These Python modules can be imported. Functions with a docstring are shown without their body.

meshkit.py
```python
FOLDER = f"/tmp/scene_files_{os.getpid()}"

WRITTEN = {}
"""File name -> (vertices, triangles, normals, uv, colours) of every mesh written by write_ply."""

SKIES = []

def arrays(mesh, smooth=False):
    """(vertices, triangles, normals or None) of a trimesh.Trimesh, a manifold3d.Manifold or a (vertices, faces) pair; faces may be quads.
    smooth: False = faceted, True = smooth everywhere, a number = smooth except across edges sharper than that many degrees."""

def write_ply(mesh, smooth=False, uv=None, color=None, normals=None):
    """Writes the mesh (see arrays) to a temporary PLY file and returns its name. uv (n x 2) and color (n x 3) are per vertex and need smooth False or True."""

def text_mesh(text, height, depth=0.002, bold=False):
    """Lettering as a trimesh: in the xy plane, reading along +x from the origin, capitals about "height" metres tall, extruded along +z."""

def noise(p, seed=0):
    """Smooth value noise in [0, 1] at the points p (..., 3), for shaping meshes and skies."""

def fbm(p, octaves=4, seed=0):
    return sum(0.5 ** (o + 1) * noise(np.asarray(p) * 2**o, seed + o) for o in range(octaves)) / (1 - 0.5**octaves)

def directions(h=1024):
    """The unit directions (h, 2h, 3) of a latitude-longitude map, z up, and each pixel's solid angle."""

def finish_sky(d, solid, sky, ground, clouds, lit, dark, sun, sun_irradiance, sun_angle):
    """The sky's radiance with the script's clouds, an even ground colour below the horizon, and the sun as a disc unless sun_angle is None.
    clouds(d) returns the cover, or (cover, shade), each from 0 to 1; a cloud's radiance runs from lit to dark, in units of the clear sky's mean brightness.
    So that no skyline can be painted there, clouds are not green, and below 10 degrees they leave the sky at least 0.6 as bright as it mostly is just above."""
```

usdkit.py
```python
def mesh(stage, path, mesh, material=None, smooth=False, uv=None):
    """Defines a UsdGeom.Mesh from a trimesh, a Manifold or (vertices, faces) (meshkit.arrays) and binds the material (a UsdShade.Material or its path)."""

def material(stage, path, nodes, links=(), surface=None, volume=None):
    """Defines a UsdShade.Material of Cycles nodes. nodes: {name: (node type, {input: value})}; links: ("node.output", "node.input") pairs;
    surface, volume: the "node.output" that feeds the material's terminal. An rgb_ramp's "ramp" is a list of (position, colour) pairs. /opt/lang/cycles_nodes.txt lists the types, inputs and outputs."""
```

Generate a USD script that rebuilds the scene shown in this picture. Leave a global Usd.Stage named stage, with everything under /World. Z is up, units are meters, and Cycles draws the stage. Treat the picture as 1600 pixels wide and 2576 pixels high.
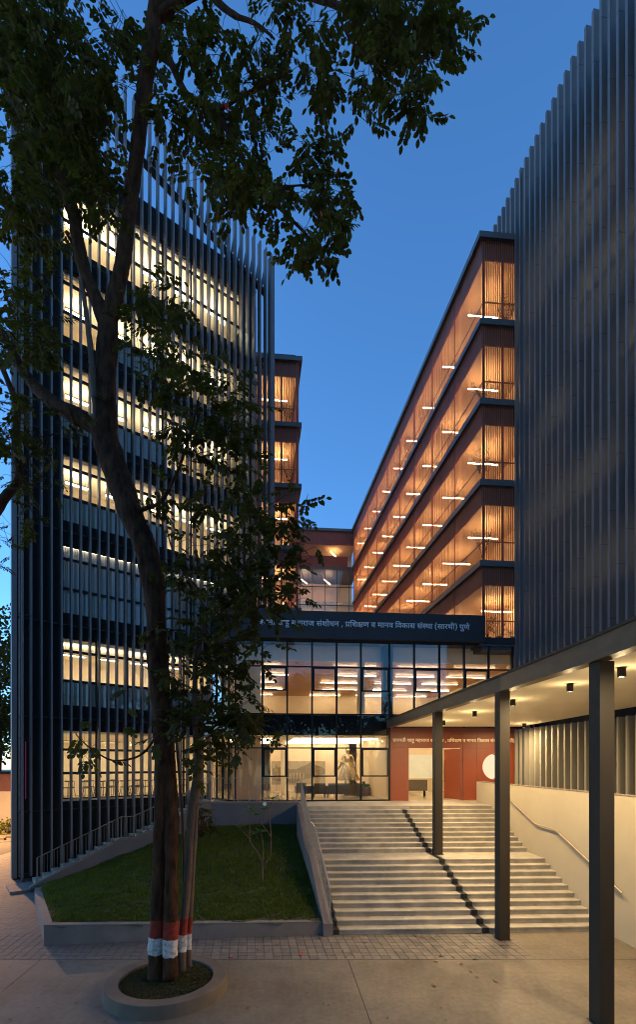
import math, random, json
import numpy as np, trimesh, usdkit, meshkit
from pxr import Usd, UsdGeom, UsdLux, UsdShade, Gf, Sdf, Vt
from scipy.interpolate import LinearNDInterpolator
from scipy.spatial import cKDTree

stage = Usd.Stage.CreateInMemory()
UsdGeom.SetStageUpAxis(stage, 'Z')
UsdGeom.SetStageMetersPerUnit(stage, 1.0)
stage.SetDefaultPrim(UsdGeom.Xform.Define(stage, '/World').GetPrim())
UsdGeom.Scope.Define(stage, '/World/Looks')

# ------------------------------------------------------------------ camera, sky, exposure
EYE = 4.88
cam = UsdGeom.Camera.Define(stage, '/World/camera')
cam.AddTranslateOp().Set(Gf.Vec3d(0, 0, EYE))
cam.AddRotateXOp().Set(90.0)
cam.CreateHorizontalApertureAttr(36.0)
cam.CreateVerticalApertureAttr(36.0 * 1024 / 637)
cam.CreateFocalLengthAttr(36.0 * 1216 / 1600)          # a wide shift lens, held level
cam.CreateVerticalApertureOffsetAttr(36.0 * 632 / 1600)
cam.CreateFStopAttr(0.0)
cam.CreateClippingRangeAttr((0.1, 2000.0))
cam.CreateExposureAttr(1.74)

SUN_EL, SUN_ROT, SKY = math.radians(7.0), math.radians(-78), 0.15
sky_look = usdkit.material(stage, '/World/Looks/sky_look', {
    'sky': ('sky_texture', {'sky_type': 'single_scattering', 'sun_disc': False, 'sun_elevation': SUN_EL, 'sun_rotation': SUN_ROT,
                            'altitude': 600.0, 'air_density': 1.0, 'aerosol_density': 0.1, 'ozone_density': 4.8}),
    'bg': ('background_shader', {'strength': SKY})}, [('sky.color', 'bg.color')], surface='bg.background')
dome = UsdLux.DomeLight.Define(stage, '/World/sky')
UsdShade.MaterialBindingAPI.Apply(dome.GetPrim()).Bind(sky_look)
dome.GetPrim().SetCustomDataByKey('kind', 'structure')

LAMP = 0.93   # one dial for all electric lamps
DOWN, SOFFIT_FILL, STREET = 1850.0, 60.0, 14000.0

# ------------------------------------------------------------------ helpers
rng = random.Random(7)
nrng = np.random.default_rng(7)
taken, base_of = set(), {}


def free(parent, name):
    p, k = f'{parent}/{name}', 0
    while p in taken:
        k += 1
        p = f'{parent}/{name}_{k:03d}'
    taken.add(p)
    return p


def tag(prim, label=None, cat=None, group=None, kind=None):
    for k, v in (('label', label), ('category', cat), ('group', group), ('kind', kind)):
        if v:
            prim.SetCustomDataByKey(k, v)
    return prim


def thing(name, label, cat, loc=(0, 0, 0), rotz=0.0, group=None, kind=None, scale=1.0):
    p = free('/World', name)
    x = UsdGeom.Xform.Define(stage, p)
    x.AddTranslateOp().Set(Gf.Vec3d(*map(float, loc)))
    x.AddRotateZOp().Set(float(rotz))
    x.AddScaleOp().Set(Gf.Vec3f(scale, scale, scale))
    base_of[p] = np.array(loc, float)
    return tag(x.GetPrim(), label, cat, group, kind)


def dup(root, loc, rotz=0.0, label=None, group=None, scale=1.0):
    was = root.GetCustomData()
    r = thing(root.GetName().rstrip('0123456789').rstrip('_'), label or was['label'], was['category'], loc, rotz, group or was.get('group'), scale=scale)
    r.GetReferences().AddInternalReference(root.GetPath())
    r.SetInstanceable(True)
    return r


class MB:
    def __init__(self):
        self.v, self.f, self.n = [], [], 0

    def add(self, v, f):
        v = np.asarray(v, float)
        self.v.append(v)
        self.f.append(np.asarray(f, int) + self.n)
        self.n += len(v)
        return self

    def box(self, o, a, b, c):
        o, a, b, c = (np.asarray(x, float) for x in (o, a, b, c))
        v = np.array([o, o + a, o + a + b, o + b, o + c, o + a + c, o + a + b + c, o + b + c])
        f = np.array([[0, 2, 1], [0, 3, 2], [4, 5, 6], [4, 6, 7], [0, 1, 5], [0, 5, 4], [1, 2, 6], [1, 6, 5], [2, 3, 7], [2, 7, 6], [3, 0, 4], [3, 4, 7]])
        if np.dot(np.cross(a, b), c) < 0:
            f = f[:, ::-1]
        return self.add(v, f)

    def hexa(self, low, high):
        """Eight corners: four below (counter-clockwise seen from above), four above."""
        v = np.array(list(low) + list(high), float)
        f = np.array([[0, 2, 1], [0, 3, 2], [4, 5, 6], [4, 6, 7], [0, 1, 5], [0, 5, 4], [1, 2, 6], [1, 6, 5], [2, 3, 7], [2, 7, 6], [3, 0, 4], [3, 4, 7]])
        if np.dot(np.cross(v[1] - v[0], v[3] - v[0]), v[4] - v[0]) < 0:
            f = f[:, ::-1]
        return self.add(v, f)

    def cbox(self, c, sx, sy, sz):
        return self.box((c[0] - sx / 2, c[1] - sy / 2, c[2] - sz / 2), (sx, 0, 0), (0, sy, 0), (0, 0, sz))

    def tube(self, pts, r, sides=8, cap=True):
        p = np.asarray(pts, float)
        r = np.broadcast_to(r, (len(p),))
        t = np.gradient(p, axis=0)
        t /= np.linalg.norm(t, axis=1, keepdims=True) + 1e-12
        ref = np.array([1.0, 0.02, 0.03]) if abs(t[:, 0]).mean() < 0.7 else np.array([0.03, 0.02, 1.0])
        a = np.cross(t, ref)
        a /= np.linalg.norm(a, axis=1, keepdims=True) + 1e-12
        b = np.cross(t, a)
        ang = np.arange(sides) * 2 * np.pi / sides
        v = (p[:, None] + r[:, None, None] * (np.cos(ang)[None, :, None] * a[:, None] + np.sin(ang)[None, :, None] * b[:, None])).reshape(-1, 3)
        i, j = np.meshgrid(np.arange(len(p) - 1), np.arange(sides), indexing='ij')
        q = np.stack([i * sides + j, i * sides + (j + 1) % sides, (i + 1) * sides + (j + 1) % sides, (i + 1) * sides + j], -1).reshape(-1, 4)
        f = np.vstack([q[:, [0, 1, 2]], q[:, [0, 2, 3]]])
        if cap:
            n = len(v)
            v = np.vstack([v, p[:1], p[-1:]])
            k = np.arange(sides)
            l = (len(p) - 1) * sides
            f = np.vstack([f, np.stack([np.full(sides, n), (k + 1) % sides, k], 1), np.stack([np.full(sides, n + 1), l + k, l + (k + 1) % sides], 1)])
        return self.add(v, f)

    def mesh(self, m, T=None):
        v = np.array(m.vertices)
        if T is not None:
            v = v @ T[:3, :3].T + T[:3, 3]
        return self.add(v, m.faces)

    def arrays(self):
        return np.vstack(self.v), np.vstack(self.f)


def part(parent, name, mb, material, smooth=False, label=None, kind=None):
    p = free(str(parent.GetPath()), name)
    root = '/'.join(str(parent.GetPath()).split('/')[:3])
    v, f = mb.arrays() if isinstance(mb, MB) else (np.array(mb.vertices), np.array(mb.faces))
    m = usdkit.mesh(stage, p, (v - base_of.get(root, np.zeros(3)), f), material, smooth=smooth)
    return tag(m.GetPrim(), label, kind=kind)


def lone(name, label, cat, mb, material, smooth=False, group=None, kind=None):
    p = free('/World', name)
    v, f = mb.arrays() if isinstance(mb, MB) else (np.array(mb.vertices), np.array(mb.faces))
    m = usdkit.mesh(stage, p, (v, f), material, smooth=smooth)
    return tag(m.GetPrim(), label, cat, group, kind)


class Fr:
    """A plan frame: s runs along a front, d runs inward from it; box() builds in it."""

    def __init__(self, o, e, i):
        self.o, self.e, self.i = np.array([*o, 0.0]), np.array([*e, 0.0]), np.array([*i, 0.0])

    def p(self, s, d, z):
        return self.o + s * self.e + d * self.i + np.array([0, 0, z])

    def box(self, mb, s0, s1, d0, d1, z0, z1):
        return mb.box(self.p(s0, d0, z0), (s1 - s0) * self.e, (d1 - d0) * self.i, (0, 0, z1 - z0))


def fbox(F, *a):
    return F.box(MB(), *a)


def at(px, py, D):
    """The point at distance D (along the view axis) that was measured at a pixel of the photograph."""
    return np.array([(px - 800) / 1216 * D, D, EYE + (1920 - py) / 1216 * D])


# ------------------------------------------------------------------ materials
def mat(name, color, rough=0.6, metal=0.0, var=0.15, scale=3.0, bump=0.0, bscale=40.0, spec=0.5, stretch=None, color2=None, detail=4.0):
    """A principled surface whose colour wanders a little with a noise in world space, with fine relief."""
    c = np.array(color, float)
    c2 = np.array(color2, float) if color2 is not None else c * (1 - var)
    nodes = {'geo': ('geometry', {}), 'map': ('mapping', {'scale': stretch or (1, 1, 1)}),
             'n': ('noise_texture', {'scale': scale, 'detail': detail, 'roughness': 0.6}),
             'r': ('rgb_ramp', {'ramp': [(0.3, tuple(c2)), (0.7, tuple(c * (1 + var * 0.5)))]}),
             'p': ('principled_bsdf', {'roughness': rough, 'metallic': metal, 'specular_ior_level': spec})}
    links = [('geo.position', 'map.vector'), ('map.vector', 'n.vector'), ('n.fac', 'r.fac'), ('r.color', 'p.base_color')]
    if bump:
        nodes['bn'] = ('noise_texture', {'scale': bscale, 'detail': 3.0})
        nodes['b'] = ('bump', {'strength': bump, 'distance': 0.02})
        links += [('map.vector', 'bn.vector'), ('bn.fac', 'b.height'), ('b.normal', 'p.normal')]
    return usdkit.material(stage, f'/World/Looks/{name}', nodes, links, surface='p.BSDF')


def emit(name, color, strength):
    return usdkit.material(stage, f'/World/Looks/{name}', {'e': ('emission', {'color': color, 'strength': strength * LAMP})}, [], surface='e.emission')


def pane_mat(name, tint=(0.9, 0.92, 0.9), ior=1.5, gloss=(1, 1, 1), rough=0.0):
    return usdkit.material(stage, f'/World/Looks/{name}', {
        'f': ('fresnel', {'IOR': ior}), 't': ('transparent_bsdf', {'color': tint}), 'g': ('glossy_bsdf', {'color': gloss, 'roughness': rough}),
        'm': ('mix_closure', {})}, [('f.fac', 'm.fac'), ('t.BSDF', 'm.closure1'), ('g.BSDF', 'm.closure2')], surface='m.closure')


def leaf_mat(name, ramp, trans=0.35):
    return usdkit.material(stage, f'/World/Looks/{name}', {
        'geo': ('geometry', {}), 'r': ('rgb_ramp', {'ramp': ramp}), 'p': ('principled_bsdf', {'roughness': 0.65, 'specular_ior_level': 0.2}), 't': ('translucent_bsdf', {}),
        'm': ('mix_closure', {'fac': trans})},
        [('geo.random_per_island', 'r.fac'), ('r.color', 'p.base_color'), ('r.color', 't.color'), ('p.BSDF', 'm.closure1'), ('t.BSDF', 'm.closure2')], surface='m.closure')


M = {
    'fin_lamplit': mat('fin_metal_lamplit', (0.24, 0.22, 0.185), 0.5, 0.0, 0.1, 1.2, stretch=(1, 1, 0.25)),  # the fin metal again, lighter: canopy lamplight is put into its colour
    'fin': mat('fin_metal', (0.098, 0.091, 0.098), 0.55, 0.0, 0.12, 1.2, stretch=(1, 1, 0.25), spec=0.5),
    'darkwall': mat('dark_wall', (0.013, 0.0125, 0.014), 0.7, 0, 0.2, 1.5, spec=0.2),
    'darkmetal': mat('dark_metal', (0.030, 0.022, 0.015), 0.5, 0.0, 0.2, 2.0, stretch=(1, 1, 0.3), spec=0.25),
    'frame': mat('frame_metal', (0.010, 0.010, 0.011), 0.5, 0, 0.1, spec=0.2),
    'beam': mat('beam_steel', (0.095, 0.063, 0.038), 0.45, 0.0, 0.3, 2.5, bump=0.15, bscale=14, stretch=(1, 1, 2)),
    'terracotta': mat('terracotta_metal', (0.30, 0.085, 0.045), 0.55, 0, 0.2, 2.0),
    'terradark': mat('terracotta_dark', (0.19, 0.055, 0.035), 0.6, 0, 0.2, 2.0),
    'ledge': mat('ledge_metal', (0.075, 0.072, 0.075), 0.5, 0, 0.15),
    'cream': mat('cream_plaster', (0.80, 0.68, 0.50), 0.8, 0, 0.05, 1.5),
    'warmwall': mat('warm_wall', (0.64, 0.42, 0.24), 0.75, 0, 0.08, 1.5),
    'ceiling': mat('ceiling_paint', (0.74, 0.68, 0.56), 0.85, 0, 0.04),
    'wood': mat('wood_ceiling', (0.46, 0.25, 0.14), 0.5, 0, 0.25, 2.0, stretch=(0.4, 4, 1)),
    'floorstone': mat('polished_floor', (0.55, 0.49, 0.38), 0.18, 0, 0.1, 1.2),
    'soffit': mat('soffit_plaster', (0.88, 0.80, 0.61), 0.8, 0, 0.05, 0.8),
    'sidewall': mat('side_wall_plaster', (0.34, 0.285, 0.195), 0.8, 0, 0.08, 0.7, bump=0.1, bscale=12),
    'redwall': mat('red_panel', (0.165, 0.029, 0.008), 0.5, 0, 0.1, 1.0),
    'reddoor': mat('red_door', (0.25, 0.05, 0.015), 0.45, 0, 0.1, 1.0),
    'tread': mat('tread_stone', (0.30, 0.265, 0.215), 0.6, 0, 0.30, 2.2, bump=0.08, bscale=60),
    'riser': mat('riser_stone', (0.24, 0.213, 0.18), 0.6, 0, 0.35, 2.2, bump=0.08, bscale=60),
    'black': mat('black_granite', (0.018, 0.018, 0.018), 0.35, 0, 0.2),
    'concrete': mat('concrete_wall', (0.15, 0.115, 0.10), 0.8, 0, 0.2, 1.6, bump=0.15, bscale=18),
    'bluewall': mat('grey_render', (0.085, 0.078, 0.082), 0.8, 0, 0.12, 1.2, bump=0.1, bscale=25),
    'darksteel': mat('dull_steel', (0.17, 0.13, 0.10), 0.5, 0.5, 0.1),
    'steel': mat('brushed_steel', (0.40, 0.32, 0.25), 0.45, 0.7, 0.08),
    'signmetal': mat('sign_panel', (0.030, 0.027, 0.031), 0.6, 0, 0.12, 0.8, spec=0.25),
    'letter': mat('letter_metal', (0.55, 0.56, 0.60), 0.4, 0.0, 0.05),
    'letterwarm': mat('letter_warm', (0.85, 0.66, 0.42), 0.45, 0.0, 0.05),
    'blind': mat('blind_fabric', (0.42, 0.42, 0.43), 0.85, 0, 0.2, 6.0, stretch=(1, 1, 0.02)),
    'frost': mat('frosted_panel', (0.30, 0.29, 0.27), 0.5, 0, 0.12, 2.0),
    'sofa': mat('sofa_fabric', (0.10, 0.085, 0.06), 0.8, 0, 0.15, 8),
    'chairdark': mat('chair_plastic', (0.05, 0.042, 0.035), 0.5, 0, 0.1),
    'table': mat('table_top', (0.45, 0.38, 0.28), 0.4, 0, 0.1),
    'bronze': mat('bronze', (0.50, 0.40, 0.25), 0.30, 0.9, 0.3, 8),
    'mural': mat('mural_board', (0.42, 0.35, 0.25), 0.8, 0, 0.15, 3),
    'muralart': mat('mural_relief', (0.26, 0.20, 0.13), 0.8, 0, 0.3, 6),
    'aqua': mat('frosted_partition', (0.80, 0.90, 0.88), 0.3, 0, 0.05),
    'pot': mat('terracotta_pot', (0.22, 0.08, 0.045), 0.75, 0, 0.2),
    'soil': mat('soil', (0.06, 0.045, 0.03), 0.95, 0, 0.4, 12, bump=0.5, bscale=40),
    'white': mat('white_paint', (0.46, 0.42, 0.40), 0.85, 0, 0.25, 11, bump=0.6, bscale=26, color2=(0.20, 0.165, 0.15), spec=0.2),
    'redpaint': mat('red_paint', (0.22, 0.022, 0.012), 0.85, 0, 0.3, 11, bump=0.6, bscale=26, color2=(0.09, 0.015, 0.01), spec=0.2),
    'glass': pane_mat('window_glass'),
    'glassdark': pane_mat('tinted_glass', (0.55, 0.57, 0.60), 1.8),
    'glasscurtain': pane_mat('curtain_wall_glass', (0.86, 0.86, 0.84), 1.75),
    'lamp': emit('lamp_face', (1.0, 0.80, 0.52), 40),
    'strip': emit('strip_light', (1.0, 0.74, 0.44), 15),
    'office': emit('office_light', (1.0, 0.80, 0.50), 10.5),
    'wingstrip': emit('wing_light', (1.0, 0.60, 0.28), 42),
    'thinline': emit('thin_line_light', (1.0, 0.82, 0.52), 4),
    'globe': emit('globe_light', (1.0, 0.88, 0.65), 16),
    'pink': emit('pink_light', (1.0, 0.15, 0.55), 0.04),
    'glow': emit('glow_panel', (1.0, 0.80, 0.50), 0.34),
}

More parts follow.
